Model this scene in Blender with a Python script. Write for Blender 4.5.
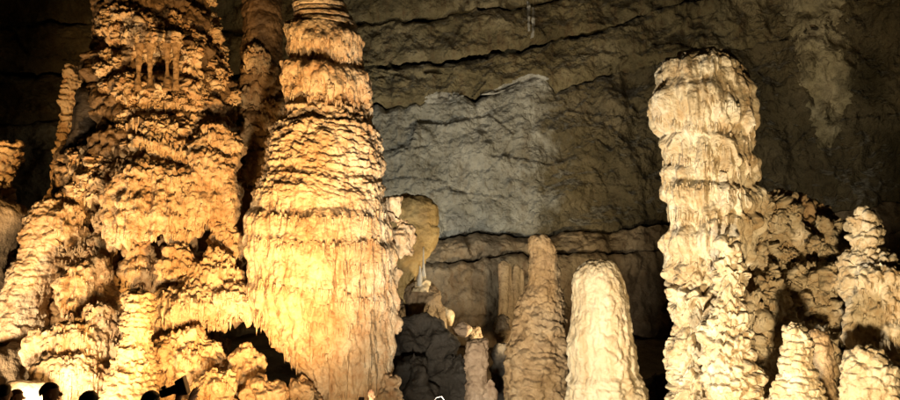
import bpy, math, random
import numpy as np
from mathutils import Vector, Matrix

for o in list(bpy.data.objects):
    bpy.data.objects.remove(o)
SC = bpy.context.scene
COL = SC.collection
R = math.radians

# ------------------------------------------------------------------ camera, world, light, exposure
PITCH, FPX, EYE = 5.0, 800.0, 1.65          # degrees up, focal length in photo pixels, eye height
cam = bpy.data.cameras.new('camera')
cam.sensor_width = 36.0
cam.lens = 36.0 * FPX / 900.0
cam.clip_start, cam.clip_end = 0.05, 400.0
camo = bpy.data.objects.new('camera', cam)
COL.objects.link(camo)
camo.location = (0, 0, EYE)
camo.rotation_euler = (R(90 + PITCH), 0, 0)
SC.camera = camo

world = bpy.data.worlds.new('World')         # deep underground: no sky, no sun
SC.world = world
world.use_nodes = True
world.node_tree.nodes['Background'].inputs[0].default_value = (0.5, 0.6, 0.6, 1)
world.node_tree.nodes['Background'].inputs[1].default_value = 0.0

SC.view_settings.view_transform = 'Standard'
SC.view_settings.look = 'None'
SC.view_settings.gamma = 1.0
SC.view_settings.exposure = 0.0
SC.cycles.use_denoising = True
SC.cycles.max_bounces = 8
SC.cycles.diffuse_bounces = 4
SC.cycles.sample_clamp_indirect = 4.0

CP, SP = math.cos(R(PITCH)), math.sin(R(PITCH))


def at(px, py, Y):
    """point on the vertical plane y = Y seen at a photo pixel"""
    dx, dy = (px - 450.0) / FPX, (200.0 - py) / FPX
    t = Y / (CP - dy * SP)
    return Vector((dx * t, Y, EYE + t * (SP + dy * CP)))


def to_px(P):
    """world points -> photo pixels, distance"""
    f = P[:, 1] * CP + (P[:, 2] - EYE) * SP
    u = -P[:, 1] * SP + (P[:, 2] - EYE) * CP
    return 450 + FPX * P[:, 0] / f, 200 - FPX * u / f, f


# lamps of the show cave: name, position, aim, watts, colour, cone, blend, radius
WARM = (1.0, 0.56, 0.19)
WARM2 = (1.0, 0.73, 0.44)
CREAM = (1.0, 0.74, 0.42)
PALE = (1.0, 0.88, 0.70)
COOL = (1.0, 0.98, 0.86)
LAMPS = [
    ('floodlight on the ground left of the tourists, aimed at the lowest flowstone tiers', at(40, 428, 10.7), at(90, 270, 14.0), 700, WARM2, 120, .6),
    ('floodlight on the ground between the tourists and the coral-covered flowstone mass', at(150, 440, 10.0), at(175, 160, 14.5), 420, WARM, 100, .6),
    ('floodlight on the lower path beside the photographer, aimed at the coral mass', at(325, 540, 8.6), at(160, 105, 15.0), 4700, WARM, 74, .9),
    ('floodlight on the lower path in front of the great ridged column', at(285, 560, 7.0), at(325, 265, 13.4), 2000, WARM2, 66, 1.),
    ('floodlight on the lower path, aimed at the drapery bands of the great ridged column', at(290, 590, 6.6), at(322, 40, 14), 1500, WARM, 36, 1.),
    ('floodlight on the ground in front of the cream stalagmite', at(440, 490, 8.6), at(620, 235, 13.0), 2800, PALE, 104, .5),
    ('floodlight on the ground before the ridged blunt-tipped stalagmite', at(850, 640, 5.2), at(820, 250, 13.4), 3200, CREAM, 66, .7),
    ('floodlight hidden behind the great ridged column, aimed at the bedded wall', at(345, 330, 18.5), at(440, 165, 28), 2350, COOL, 72, 1.),
    ('floodlight hidden behind the tan stalagmite, aimed at the ochre boulder', at(538, 345, 17.5), at(425, 272, 18.4), 420, CREAM, 110, .5),
    ('floodlight on the rubble slope behind the cream stalagmite, aimed up the wall', at(600, 372, 19.5), at(500, 30, 28), 1900, (1.0, .82, .50), 100, 1.),
    ('floodlight on the rubble behind the tan stalagmite, aimed at the brown ledge of the wall', at(540, 372, 20.0), at(462, 285, 25), 520, (1.0, .70, .36), 110, .8),
    ('floodlight hidden behind the flowstone bank, aimed at the high crust on the wall', at(800, 330, 17.5), at(815, 60, 27), 950, (1.0, .85, .55), 60, 1.),
    ('floodlight on a pole left of the pale flowstone slope', at(-200, 250, 10.5), at(38, 150, 16.6), 1500, WARM, 34, .6),
    ('floodlight on the ground left of the pale flowstone slope', at(-110, 430, 11.4), at(30, 285, 13.8), 1100, WARM2, 70, .6),
]

# ------------------------------------------------------------------ noise
def _h(ix, iy, iz, s):
    h = (ix.astype(np.uint32) * np.uint32(374761393)) ^ (iy.astype(np.uint32) * np.uint32(668265263)) ^ \
        (iz.astype(np.uint32) * np.uint32(2147483647 - 3001)) ^ np.uint32((s * 1274126177) & 0xffffffff)
    h ^= h >> np.uint32(15)
    h *= np.uint32(2246822519)
    h ^= h >> np.uint32(13)
    h *= np.uint32(3266489917)
    h ^= h >> np.uint32(16)
    return h


def noise(x, y, z, s=0):
    x = np.asarray(x, np.float32); y = np.asarray(y, np.float32); z = np.asarray(z, np.float32)
    xi, yi, zi = np.floor(x), np.floor(y), np.floor(z)
    fx, fy, fz = x - xi, y - yi, z - zi
    xi, yi, zi = xi.astype(np.int32), yi.astype(np.int32), zi.astype(np.int32)
    u = fx * fx * fx * (fx * (fx * 6 - 15) + 10)
    v = fy * fy * fy * (fy * (fy * 6 - 15) + 10)
    w = fz * fz * fz * (fz * (fz * 6 - 15) + 10)
    out = 0
    for a in (0, 1):
        for b in (0, 1):
            for c in (0, 1):
                h = _h(xi + a, yi + b, zi + c, s)
                gx = ((h & np.uint32(1023)).astype(np.float32) / 511.5 - 1)
                gy = (((h >> np.uint32(10)) & np.uint32(1023)).astype(np.float32) / 511.5 - 1)
                gz = (((h >> np.uint32(20)) & np.uint32(1023)).astype(np.float32) / 511.5 - 1)
                g = gx * (fx - a) + gy * (fy - b) + gz * (fz - c)
                out = out + g * (u if a else 1 - u) * (v if b else 1 - v) * (w if c else 1 - w)
    return out * 1.25


def fbm(P, f, octs=4, gain=.5, s=0, zs=1.0):
    o, a = 0, 1.0
    for k in range(octs):
        o = o + a * noise(P[0] * f, P[1] * f, P[2] * f * zs, s + k * 7)
        f *= 2.03
        a *= gain
    return o


def worley(P, f, s=0, zs=1.0, jit=.9):
    x, y, z = P[0] * f, P[1] * f, P[2] * f * zs
    x = np.asarray(x, np.float32); y = np.asarray(y, np.float32); z = np.asarray(z, np.float32)
    xi, yi, zi = np.floor(x).astype(np.int32), np.floor(y).astype(np.int32), np.floor(z).astype(np.int32)
    best = np.full(x.shape, 9.0, np.float32)
    idd = np.zeros(x.shape, np.float32)
    for a in (-1, 0, 1):
        for b in (-1, 0, 1):
            for c in (-1, 0, 1):
                h = _h(xi + a, yi + b, zi + c, s)
                dx = xi + a + .5 + jit * ((h & np.uint32(1023)).astype(np.float32) / 1023 - .5) - x
                dy = yi + b + .5 + jit * (((h >> np.uint32(10)) & np.uint32(1023)).astype(np.float32) / 1023 - .5) - y
                dz = zi + c + .5 + jit * (((h >> np.uint32(20)) & np.uint32(1023)).astype(np.float32) / 1023 - .5) - z
                d = dx * dx + dy * dy + dz * dz
                m = d < best
                best = np.where(m, d, best)
                idd = np.where(m, (h >> np.uint32(7) & np.uint32(255)).astype(np.float32) / 255, idd)
    return np.sqrt(best), idd


def sstep(a, b, x):
    t = np.clip((x - a) / (b - a), 0, 1)
    return t * t * (3 - 2 * t)


# ------------------------------------------------------------------ displacement layers (return outward, vertical)
def popcorn(P, f, amp, s=0, zs=1.0, size=.72):
    d, i = worley(P, f, s, zs)
    return amp * (.45 + .55 * i) * np.sqrt(np.clip(1 - (d / size) ** 2, 0, 1))


def flutes(P, f, amp, s=0, zs=.1):
    n = noise(P[0] * f, P[1] * f, P[2] * f * zs, s)
    return amp * (1 - 2.2 * np.abs(n))


def spines(P, f, amp, s=0, zs=.4):
    d, i = worley(P, f, s, zs)
    return amp * (.3 + .7 * i) * np.clip(1 - d / .8, 0, 1) ** .8


def plates(P, sp, amp, f, s=0, zs=.55, fr=.5, ff=5., jump=3.):
    """ragged overlapping shingles: every cell has its own phase and reach"""
    w = .12 / f
    Q = [P[0] + w * noise(P[0] * 6, P[1] * 6, P[2] * 6, s + 20), P[1] + w * noise(P[0] * 6, P[1] * 6, P[2] * 6, s + 21), P[2]]
    d, i = worley(Q, f, s, zs)
    fringe = np.abs(noise(P[0] * ff, P[1] * ff, P[2] * ff * .15, s + 3))
    ph = -P[2] / sp + jump * i + .5 * noise(P[0] * 2, P[1] * 2, P[2] * 2, s + 1) + fr * fringe * 1.6
    k = np.floor(ph); t = ph - k
    ki = k.astype(np.int32) + (i * 255).astype(np.int32) * 17
    kr = _h(ki, ki, ki, s).astype(np.float32) / 4294967295.
    pr = np.interp(t, TIER[0], TIER[1]).astype(np.float32)
    return amp * (.25 + .95 * kr) * pr * np.clip(1.15 - .8 * d, 0, 1)


TIER = ([0, .1, .22, .4, .8, .9, .96, 1.0], [0, .55, .95, 1.0, .88, .75, .35, 0])
SHING = ([0, .3, .7, .88, .95, 1.0], [0, .25, .75, 1.0, .6, 0])


def tiers(P, sp, amp, wob=.6, wf=.6, fr=.25, ff=5., s=0, prof=TIER, droop=0., tilt=0.):
    fringe = np.abs(noise(P[0] * ff, P[1] * ff, P[2] * ff * .12, s + 3))
    ph = -(P[2] + tilt * P[0]) / sp + wob * noise(P[0] * wf, P[1] * wf, P[2] * wf, s + 1) + fr * fringe * 1.6
    k = np.floor(ph)
    t = ph - k
    kr = _h(k.astype(np.int32), k.astype(np.int32), k.astype(np.int32), s).astype(np.float32) / 4294967295.
    pr = np.interp(t, prof[0], prof[1]).astype(np.float32)
    return amp * (.5 + .7 * kr) * pr, -droop * pr * t * t


def band(P, pyv, top, bot, amp, s=0, fr=6., ff=6., tilt=0., wob=5., prof=TIER):
    """one hanging tier between two photo rows, with a ragged fringe"""
    fringe = np.abs(noise(P[0] * ff, P[1] * ff, P[2] * .6, s + 3))
    q = pyv - tilt * P[3] + wob * noise(P[0] * 1.3, P[1] * 1.3, P[2] * .4, s)
    t = (q - top) / (bot - top + fr * (1 - 3.2 * fringe))
    pr = np.interp(t, prof[0], prof[1], left=0, right=0).astype(np.float32)
    return amp * pr


# ------------------------------------------------------------------ meshes
def tag(o, label=None, cat=None, group=None, kind=None):
    if label: o['label'] = label
    if cat: o['category'] = cat
    if group: o['group'] = group
    if kind: o['kind'] = kind
    return o


def link(name, me, m=None, parent=None):
    o = bpy.data.objects.new(name, me)
    COL.objects.link(o)
    if m and me is not None and not me.materials:
        me.materials.append(m)
    if parent is not None:
        o.parent = parent
        o.matrix_parent_inverse = parent.matrix_basis.inverted()
    return o


def empty(name, loc):
    o = bpy.data.objects.new(name, None)
    o.empty_display_size = .2
    COL.objects.link(o)
    o.location = loc
    return o


def mesh_np(name, V, F, smooth=True):
    """V (n,3), F (m,4) or (m,3)"""
    me = bpy.data.meshes.new(name)
    n = F.shape[1]
    me.vertices.add(len(V))
    me.vertices.foreach_set('co', np.ascontiguousarray(V, np.float32).ravel())
    me.loops.add(F.size)
    me.loops.foreach_set('vertex_index', np.ascontiguousarray(F, np.int32).ravel())
    me.polygons.add(len(F))
    me.polygons.foreach_set('loop_start', np.arange(0, F.size, n, dtype=np.int32))
    if smooth:
        me.polygons.foreach_set('use_smooth', np.ones(len(F), bool))
    me.update(calc_edges=True)
    return me


def grid_faces(nr, nc, wrap=False):
    r = np.arange(nr - 1)[:, None]
    c = np.arange(nc if wrap else nc - 1)[None, :]
    c2 = (c + 1) % nc
    a, b, d, e = r * nc + c, r * nc + c2, (r + 1) * nc + c2, (r + 1) * nc + c
    return np.stack([a, e, d, b], -1).reshape(-1, 4)


def resample(rows, n, step=None):
    """rows of numbers -> n rows evenly spaced along their polyline, smoothed; first 3 columns are x, z, r"""
    A = np.array(rows, float)
    k = 40
    T = np.arange(len(A))
    tt = np.linspace(0, len(A) - 1, (len(A) - 1) * k + 1)
    M = np.zeros_like(A)
    M[1:-1] = (A[2:] - A[:-2]) / 2
    M[0], M[-1] = A[1] - A[0], A[-1] - A[-2]
    i = np.minimum(tt.astype(int), len(A) - 2)
    u = (tt - i)[:, None]
    B = (2*u**3-3*u**2+1)*A[i] + (u**3-2*u**2+u)*M[i]*.8 + (-2*u**3+3*u**2)*A[i+1] + (u**3-u**2)*M[i+1]*.8
    seg = np.hypot(np.diff(B[:, 1]), np.diff(B[:, 2])) + 1e-6
    s = np.concatenate([[0], np.cumsum(seg)])
    if n is None:       # step in metres; rows far outside the photo's frame are spaced wider
        w = np.where((B[:-1, 3] > -8) & (B[:-1, 3] < 408), 1., .12)
        s = np.concatenate([[0], np.cumsum(seg * w)])
        n = max(10, int(s[-1] / step) + 1)
    q = np.linspace(0, s[-1], n)
    return np.stack([np.interp(q, s, B[:, j]) for j in range(B.shape[1])], 1)


PXQ = 1.04          # photo pixels per quad


class Form:
    """a formation turned about an upright axis: photo rows (py, x_left, x_right) at depth Y, displaced"""
    def __init__(self, rows, Y, nth, nz, depth=.9, disp=None, seed=0, q=1.0):
        raw = []
        for py, xl, xr in rows:
            a, b = at(xl, py, Y), at(xr, py, Y)
            az = math.atan2((a.x + b.x) / 2, Y)
            raw.append(((a.x + b.x) / 2, a.z, max(.004, (b.x - a.x) / 2 * math.cos(az)), py))
        hw = np.percentile([(xr - xl) / 2 for _, xl, xr in rows], 85)
        nth = int(np.clip(math.pi * hw * math.sqrt((1 + depth * depth) / 2) / (PXQ / q) / .76, 24, 420))
        G = resample(raw, None, PXQ / q * Y / FPX)
        cx, z, r, py = G.T
        nz = len(z)
        r = np.maximum(r, .003)
        t = np.linspace(-1, 1, nth, endpoint=False)
        th = np.interp(np.abs(t), [0, .84, 1], [0, R(100), math.pi]) * np.sign(t)
        az = math.atan2(cx.mean(), Y)
        ca, sa = math.cos(az), math.sin(az)
        sn, cs = np.sin(th)[None], np.cos(th)[None]
        lx, ly = r[:, None] * sn, -r[:, None] * cs * depth          # local: x to the right, y away from camera
        X = cx[:, None] + lx * ca + ly * sa
        Yw = Y - lx * sa + ly * ca
        Z = np.repeat(z[:, None], nth, 1)
        dr, dz = np.gradient(r), np.gradient(z)
        L = np.hypot(dr, dz) + 1e-9
        nr, nz_ = (-dz / L)[:, None], (dr / L)[:, None]
        nlx, nly = sn * nr, -cs * nr
        N = np.stack([nlx * ca + nly * sa, -nlx * sa + nly * ca, np.repeat(nz_, nth, 1)], -1)
        P = [X.astype(np.float32) + seed * 13.7, Yw.astype(np.float32) + seed * 5.1, Z.astype(np.float32),
             np.repeat(sn, nz, 0).astype(np.float32)]
        pyv = np.repeat(py[:, None], nth, 1).astype(np.float32)
        V = np.stack([X, Yw, Z], -1)
        if disp:
            d = disp(P, pyv)
            dn, dv = d if isinstance(d, tuple) else (d, 0)
            dn = dn - float(np.mean(dn)) - .4 * float(np.std(dn))
            fade = np.clip(r / .05, 0, 1)[:, None]
            V = V + N * (dn * fade)[..., None]
            V[..., 2] += dv * fade
        self.V, self.N, self.py, self.nth, self.nz = V, N, py, nth, nz
        self.base = (float(cx[-1]), float(Y), float(z.min()))

    def part(self, name, i0, i1, m, parent):
        sub = self.V[i0:i1 + 1]
        F = grid_faces(sub.shape[0], self.nth, True)
        return link(name, mesh_np(name, sub.reshape(-1, 3), F), m, parent)

    def single(self, name, m, parent=None):
        o = self.part(name, 0, self.nz - 1, m, None)
        if parent is None:
            b = Vector(self.base)
            o.data.transform(Matrix.Translation(-b))
            o.location = b
        else:
            o.parent = parent
            o.matrix_parent_inverse = parent.matrix_basis.inverted()
        return o

    def cut(self, cuts, m, parent):
        """cuts: [(photo row where the part ends, name)], from the top down"""
        i0 = 0
        for k, (pyc, nm) in enumerate(cuts):
            i1 = self.nz - 1 if k == len(cuts) - 1 else int(np.searchsorted(self.py, pyc))
            if i1 - i0 > 1:
                self.part(nm, i0, i1, m[k] if isinstance(m, list) else m, parent)
            i0 = i1

    def surface(self, px, py):
        """nearest point of the front of the surface that shows at a photo pixel"""
        if not hasattr(self, 'prj'):
            W = self.V.reshape(-1, 3)
            self.prj = to_px(W)
        d = (self.prj[0] - px) ** 2 + (self.prj[1] - py) ** 2
        idx = np.argpartition(d, 12)[:12]
        idx = idx[np.argmin(self.prj[2][idx] + .02 * d[idx])]
        return Vector(self.V.reshape(-1, 3)[idx]), Vector(self.N.reshape(-1, 3)[idx])


# ------------------------------------------------------------------ materials
def material(name, cols, scale=1.2, bump=.5, bscale=30., rough=.62, top=None, topamt=.0, streak=0., streakcol=(.3, .2, .1), spec=.35, worl=0., grey=None, bdist=.04, mott=0., mottcol=(.1, .08, .05), mscale=3.):
    m = bpy.data.materials.new(name)
    m.use_nodes = True
    nt = m.node_tree
    n, l = nt.nodes, nt.links
    b = n['Principled BSDF']
    geo = n.new('ShaderNodeNewGeometry')
    def tex(sc, det=5., ro=.6, vec=None):
        t = n.new('ShaderNodeTexNoise')
        t.inputs['Scale'].default_value = sc
        t.inputs['Detail'].default_value = det
        t.inputs['Roughness'].default_value = ro
        l.new(vec or geo.outputs['Position'], t.inputs['Vector'])
        return t.outputs['Fac']
    ramp = n.new('ShaderNodeValToRGB')
    el = ramp.color_ramp.elements
    lo, hi = .32, .68
    el[0].position, el[1].position = lo, hi
    el[0].color = (*cols[0], 1)
    el[1].color = (*cols[-1], 1)
    for i, c in enumerate(cols[1:-1]):
        e = el.new(lo + (hi - lo) * (i + 1) / (len(cols) - 1))
        e.color = (*c, 1)
    l.new(tex(scale, 7., .65), ramp.inputs['Fac'])
    colr = ramp.outputs['Color']
    def mix(a, c, fac):
        x = n.new('ShaderNodeMix')
        x.data_type = 'RGBA'
        l.new(fac, x.inputs[0])
        l.new(a, x.inputs[6])
        x.inputs[7].default_value = (*c, 1)
        return x.outputs[2]
    def rng(v, a, c, o0=0., o1=1.):
        r_ = n.new('ShaderNodeMapRange')
        r_.inputs[1].default_value, r_.inputs[2].default_value = a, c
        r_.inputs[3].default_value, r_.inputs[4].default_value = o0, o1
        l.new(v, r_.inputs[0])
        return r_.outputs[0]
    if mott:
        colr = mix(colr, mottcol, rng(tex(mscale, 8., .72), .46, .62, 0, mott))
    if grey:                                    # another bed colour west of a ragged boundary
        sx = n.new('ShaderNodeSeparateXYZ'); l.new(geo.outputs['Position'], sx.inputs[0])
        a1 = n.new('ShaderNodeMath'); a1.operation = 'MULTIPLY_ADD'
        l.new(tex(.45, 6., .65), a1.inputs[0]); a1.inputs[1].default_value = 7.; l.new(sx.outputs[0], a1.inputs[2])
        g2 = n.new('ShaderNodeMix'); g2.data_type = 'RGBA'
        l.new(rng(a1.outputs[0], 6.6, 7.6), g2.inputs[0])
        rp2 = n.new('ShaderNodeValToRGB')
        for e_, p_, c_ in zip(rp2.color_ramp.elements, (.3, .7), grey): e_.position = p_; e_.color = (*c_, 1)
        l.new(tex(.8, 8., .7), rp2.inputs['Fac'])
        l.new(rp2.outputs[0], g2.inputs[6]); l.new(colr, g2.inputs[7])
        colr = g2.outputs[2]
    if streak:
        mp = n.new('ShaderNodeVectorMath'); mp.operation = 'MULTIPLY'
        mp.inputs[1].default_value = (4.5, 4.5, .35)
        l.new(geo.outputs['Position'], mp.inputs[0])
        colr = mix(colr, streakcol, rng(tex(1.0, 5, .6, mp.outputs[0]), .5, .72, 0, streak))
    if top:
        sep = n.new('ShaderNodeSeparateXYZ')
        l.new(geo.outputs['Normal'], sep.inputs[0])
        ad = n.new('ShaderNodeMath'); ad.operation = 'ADD'
        l.new(sep.outputs[2], ad.inputs[0])
        l.new(rng(tex(3.5, 5), .3, .7, -.35, .35), ad.inputs[1])
        colr = mix(colr, top, rng(ad.outputs[0], .35, .8, 0, topamt))
    l.new(colr, b.inputs['Base Color'])
    l.new(rng(tex(scale * 2.5, 4.), .35, .65, rough - .22, rough + .15), b.inputs['Roughness'])
    b.inputs['Specular IOR Level'].default_value = spec
    bp = n.new('ShaderNodeBump')
    bp.inputs['Strength'].default_value = bump
    bp.inputs['Distance'].default_value = bdist
    h = tex(bscale, 4., .65)
    if worl:
        vo = n.new('ShaderNodeTexVoronoi')
        vo.inputs['Scale'].default_value = bscale * .6
        l.new(geo.outputs['Position'], vo.inputs['Vector'])
        ma = n.new('ShaderNodeMath'); ma.operation = 'MULTIPLY_ADD'
        l.new(vo.outputs['Distance'], ma.inputs[0])
        ma.inputs[1].default_value = -worl
        l.new(h, ma.inputs[2])
        h = ma.outputs[0]
    l.new(h, bp.inputs['Height'])
    l.new(bp.outputs[0], b.inputs['Normal'])
    return m


def plain(name, c, rough=.6, metal=0., nz=.15):
    m = bpy.data.materials.new(name)
    m.use_nodes = True
    n, l = m.node_tree.nodes, m.node_tree.links
    b = n['Principled BSDF']
    t = n.new('ShaderNodeTexNoise'); t.inputs['Scale'].default_value = 40
    rp = n.new('ShaderNodeValToRGB')
    rp.color_ramp.elements[0].color = (*[v * (1 - nz) for v in c], 1)
    rp.color_ramp.elements[1].color = (*[min(1, v * (1 + nz)) for v in c], 1)
    l.new(t.outputs['Fac'], rp.inputs['Fac'])
    l.new(rp.outputs[0], b.inputs['Base Color'])
    b.inputs['Roughness'].default_value = rough
    b.inputs['Metallic'].default_value = metal
    return m


MUD = (.10, .075, .045)
M_coral = material('calcite_coral', [(.38, .24, .11), (.54, .39, .22), (.66, .52, .33)], 2.2, .8, 22, .6, MUD, .8, .3, (.28, .13, .05), worl=.7, mott=.6, mottcol=(.36, .16, .05), mscale=6)
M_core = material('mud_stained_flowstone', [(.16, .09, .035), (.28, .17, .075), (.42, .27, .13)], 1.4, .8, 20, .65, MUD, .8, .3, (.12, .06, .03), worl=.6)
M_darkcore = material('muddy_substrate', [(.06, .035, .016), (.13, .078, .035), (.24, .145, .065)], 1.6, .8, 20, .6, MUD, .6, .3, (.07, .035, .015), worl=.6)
M_main = material('calcite_column', [(.36, .23, .11), (.56, .43, .27), (.70, .60, .44)], 1.3, .8, 22, .55, MUD, .7, .6, (.36, .17, .055), worl=.7, mott=.5, mottcol=(.40, .19, .06), mscale=6)
M_cream = material('calcite_cream', [(.50, .40, .24), (.62, .52, .34), (.68, .59, .42)], 1.4, .6, 22, .55, (.3, .24, .15), .25, .7, (.40, .25, .10), worl=.5, mott=.3, mottcol=(.4, .28, .14), mscale=4)
M_right = material('calcite_right', [(.36, .27, .15), (.54, .45, .29), (.68, .62, .48)], 1.6, .7, 24, .6, (.2, .18, .13), .65, .4, (.38, .22, .08), worl=.6, mott=.55, mottcol=(.34, .2, .07), mscale=4)
M_tan = material('calcite_tan', [(.36, .23, .10), (.52, .36, .19), (.6, .46, .28)], 1.8, .8, 22, .65, MUD, .5, .25, (.25, .13, .06), worl=.6, mott=.4, mottcol=(.2, .12, .06), mscale=4)
M_pink = material('calcite_gray_pink', [(.3, .21, .13), (.45, .33, .22), (.52, .4, .29)], 2., .7, 22, .65, MUD, .3, worl=.5, mott=.4, mottcol=(.22, .14, .09), mscale=5)
M_shaderock = material('shade_dark_rock', [(.01, .008, .006), (.02, .014, .009), (.04, .028, .018)], 1.2, .8, 14, .75)  # near-black colour stands in for shade on the mass's flank
M_wall = material('bedded_limestone', [(.08, .06, .024), (.175, .14, .07), (.28, .235, .14)], .38, 1., 5.5, .8, (.34, .32, .25), .5, .7, (.10, .055, .022), bdist=.2, mott=.7, mottcol=(.065, .052, .024), mscale=1.1)
M_greybed = material('gray_limestone_bed', [(.06, .046, .02), (.12, .095, .048), (.21, .17, .10)], .38, 1., 5.5, .8, (.38, .37, .32), .5, .5, (.11, .075, .035), bdist=.2, mott=.6, mottcol=(.06, .05, .03), mscale=1.1, grey=((.15, .14, .105), (.38, .365, .31)))
M_lowwall = material('brown_limestone', [(.13, .09, .05), (.24, .18, .11), (.33, .26, .17)], .7, 1., 5, .75, None, 0, .5, (.16, .085, .04), bdist=.12, mott=.5, mottcol=(.11, .075, .04), mscale=1.6)
M_ochre = material('ochre_flowstone', [(.26, .17, .06), (.42, .30, .12), (.52, .40, .19)], 1.2, .8, 9, .65, None, 0, .3, (.26, .15, .05), bdist=.06, mott=.4, mottcol=(.24, .15, .06), mscale=2.5)
M_crust = material('pale_wall_crust', [(.17, .14, .075), (.34, .29, .17), (.46, .40, .26)], 1.0, 1., 5, .75, None, 0, .45, (.12, .08, .04), bdist=.15, mott=.6, mottcol=(.1, .085, .05), mscale=1.5)
M_dullwhite = material('dull_white_crust', [(.2, .19, .16), (.34, .33, .29), (.42, .41, .37)], 1.5, 1., 5, .8, bdist=.1, mott=.6, mottcol=(.14, .12, .09), mscale=2)
M_white = material('white_calcite', [(.50, .47, .40), (.68, .65, .57)], 2., .6, 12, .6, mott=.5, mottcol=(.3, .27, .2), mscale=3)
M_ground = material('cave_floor_rock', [(.10, .07, .04), (.19, .14, .085), (.28, .21, .13)], 1.2, .9, 9, .8, bdist=.08, mott=.5, mottcol=(.08, .055, .03), mscale=2)
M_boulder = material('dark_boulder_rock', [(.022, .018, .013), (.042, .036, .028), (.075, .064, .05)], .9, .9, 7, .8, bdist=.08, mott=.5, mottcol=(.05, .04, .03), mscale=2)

# ------------------------------------------------------------------ the setting: wall, ceiling, ground
plan = np.array([(-23, -9), (-24, 4), (-23, 14), (-19, 22), (-12, 26.6), (-5, 28.6), (3, 29), (11, 28), (17, 25), (21, 18), (23, 9), (23, -2), (21, -9)], float)


def plan_curve(n):
    B = resample([(0, p[0], p[1]) for p in plan], 4000)[:, 1:3]
    px = 450 + FPX * B[:, 0] / np.maximum(B[:, 1], .1)
    w = np.where((px > -60) & (px < 960) & (B[:, 1] > 12), 1., .10)
    c = np.cumsum(w)
    k = np.interp(np.linspace(c[0], c[-1], n), c, np.arange(4000))
    return np.stack([np.interp(k, np.arange(4000), B[:, 0]), np.interp(k, np.arange(4000), B[:, 1])], 1)


LINES = [  # photo rows of the bedding joints at photo columns
    [(-400, -330), (450, -300), (1300, -300)],
    [(-400, -60), (230, -70), (450, -85), (640, -110), (900, -150), (1300, -180)],
    [(-400, 75), (230, 36), (350, 23), (440, 16), (530, 2), (640, -22), (900, -70), (1300, -110)],
    [(-400, 125), (230, 76), (370, 63), (470, 55), (512, 46), (560, 36), (660, 15), (900, -25), (1300, -60)],
    [(-400, 170), (230, 122), (370, 108), (420, 101), (428, 95), (466, 92), (474, 97), (492, 92), (505, 86), (520, 81), (534, 75), (546, 79), (556, 90), (570, 86), (600, 75), (700, 60), (900, 30), (1300, 0)],
    [(-400, 285), (230, 250), (430, 240), (520, 235), (700, 225), (900, 208), (1300, 190)],
    [(-400, 305), (230, 275), (430, 263), (520, 258), (700, 250), (900, 236), (1300, 225)],
    [(-400, 420), (450, 375), (1300, 400)],
]
OFFS = [1.5, .75, .95, .8, 1.1, 2.0, 2.6]
AMPS = [.5, .35, .3, .25, .3, .22, .3]
cave_wall = empty('cave_wall', (0, 28, -1.5))
tag(cave_wall, kind='structure')
NC = 860
C = plan_curve(NC)
tg = np.gradient(C, axis=0)
tg /= np.linalg.norm(tg, axis=1)[:, None]
for _ in range(3): tg[1:-1] = (tg[:-2] + tg[1:-1] + tg[2:]) / 3
nrm = np.stack([tg[:, 1], -tg[:, 0]], 1)      # into the cave
Ys = np.maximum(C[:, 1], 6.0)
pxs = 450 + FPX * C[:, 0] / (Ys * CP)
pxs = np.clip(pxs, -400, 1300)


def zline(k):
    p = np.interp(pxs, [a for a, _ in LINES[k]], [b for _, b in LINES[k]])
    Yr = 28.0                                   # heights are laid off on the back wall's distance so beds run level round the sides
    return np.array([at(450, v, Yr).z for v in p])


for k in range(7):
    zt, zb = zline(k), zline(k + 1)
    NR = (8, 22, 34, 40, 110, 26, 60)[k]
    t = np.linspace(0, 1, NR)[:, None]
    Z = zt[None] * (1 - t) + zb[None] * t
    def jag(kk):
        q = np.full(NC, kk * 3., np.float32)
        return .22 * noise(C[:, 0] * .5, C[:, 1] * .5, q, 5) + .16 * noise(C[:, 0] * 1.7, C[:, 1] * 1.7, q, 6) + .07 * noise(C[:, 0] * 5, C[:, 1] * 5, q, 7)
    Z = Z + jag(k)[None] * (1 - t) + jag(k + 1)[None] * t
    edge = np.minimum(t, 1 - t) * (zt - zb)[None]
    X0 = np.repeat(C[None, :, 0], NR, 0); Y0 = np.repeat(C[None, :, 1], NR, 0)
    P = [X0.astype(np.float32), Y0.astype(np.float32), Z.astype(np.float32)]
    lip = .26 + .2 * noise(C[:, 0] * .8, C[:, 1] * .8, np.full(NC, k * 5., np.float32), 15)[None]
    rnd = np.sqrt(np.clip(edge / np.maximum(lip, .03), 0, 1))   # rounded lips at the joints
    gap = (.55 + .9 * noise(C[:, 0] * .45, C[:, 1] * .45, np.full(NC, k * 5., np.float32), 16)[None]).clip(.12, 1.1)
    d, idc = worley(P, .5, 11 + k, 1.8)
    d2, idd = worley(P, 1.5, 17 + k, 1.5)
    right = sstep(2, 9, X0) * sstep(8, 15, Y0)
    off = OFFS[k] * (1 - .55 * right) + .55 * .9 * right
    dn = off + (.4 if k < 5 else .2) * (t - .55) * (1 - .5 * right) + AMPS[k] * (idc - .5) * 1.0 + .14 * (idd - .5) + .07 * fbm(P, 3.5, 3, .6, 19) + .35 * fbm(P, .35, 3, .5, 3) + .22 * fbm(P, 1.1, 5, .6, 9)
    dn = dn + right * .8 * fbm(P, .5, 4, .6, 33, .6)
    dn = dn - .6 * gap * (1 - rnd) * (1 - right * .85)
    V = np.stack([X0 + nrm[None, :, 0] * dn, Y0 + nrm[None, :, 1] * dn, Z], -1).reshape(-1, 3)
    link('rock_bed', mesh_np('rock_bed', V, grid_faces(NR, NC)), M_lowwall if k >= 5 else (M_greybed if k == 4 else M_wall), cave_wall)

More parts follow.
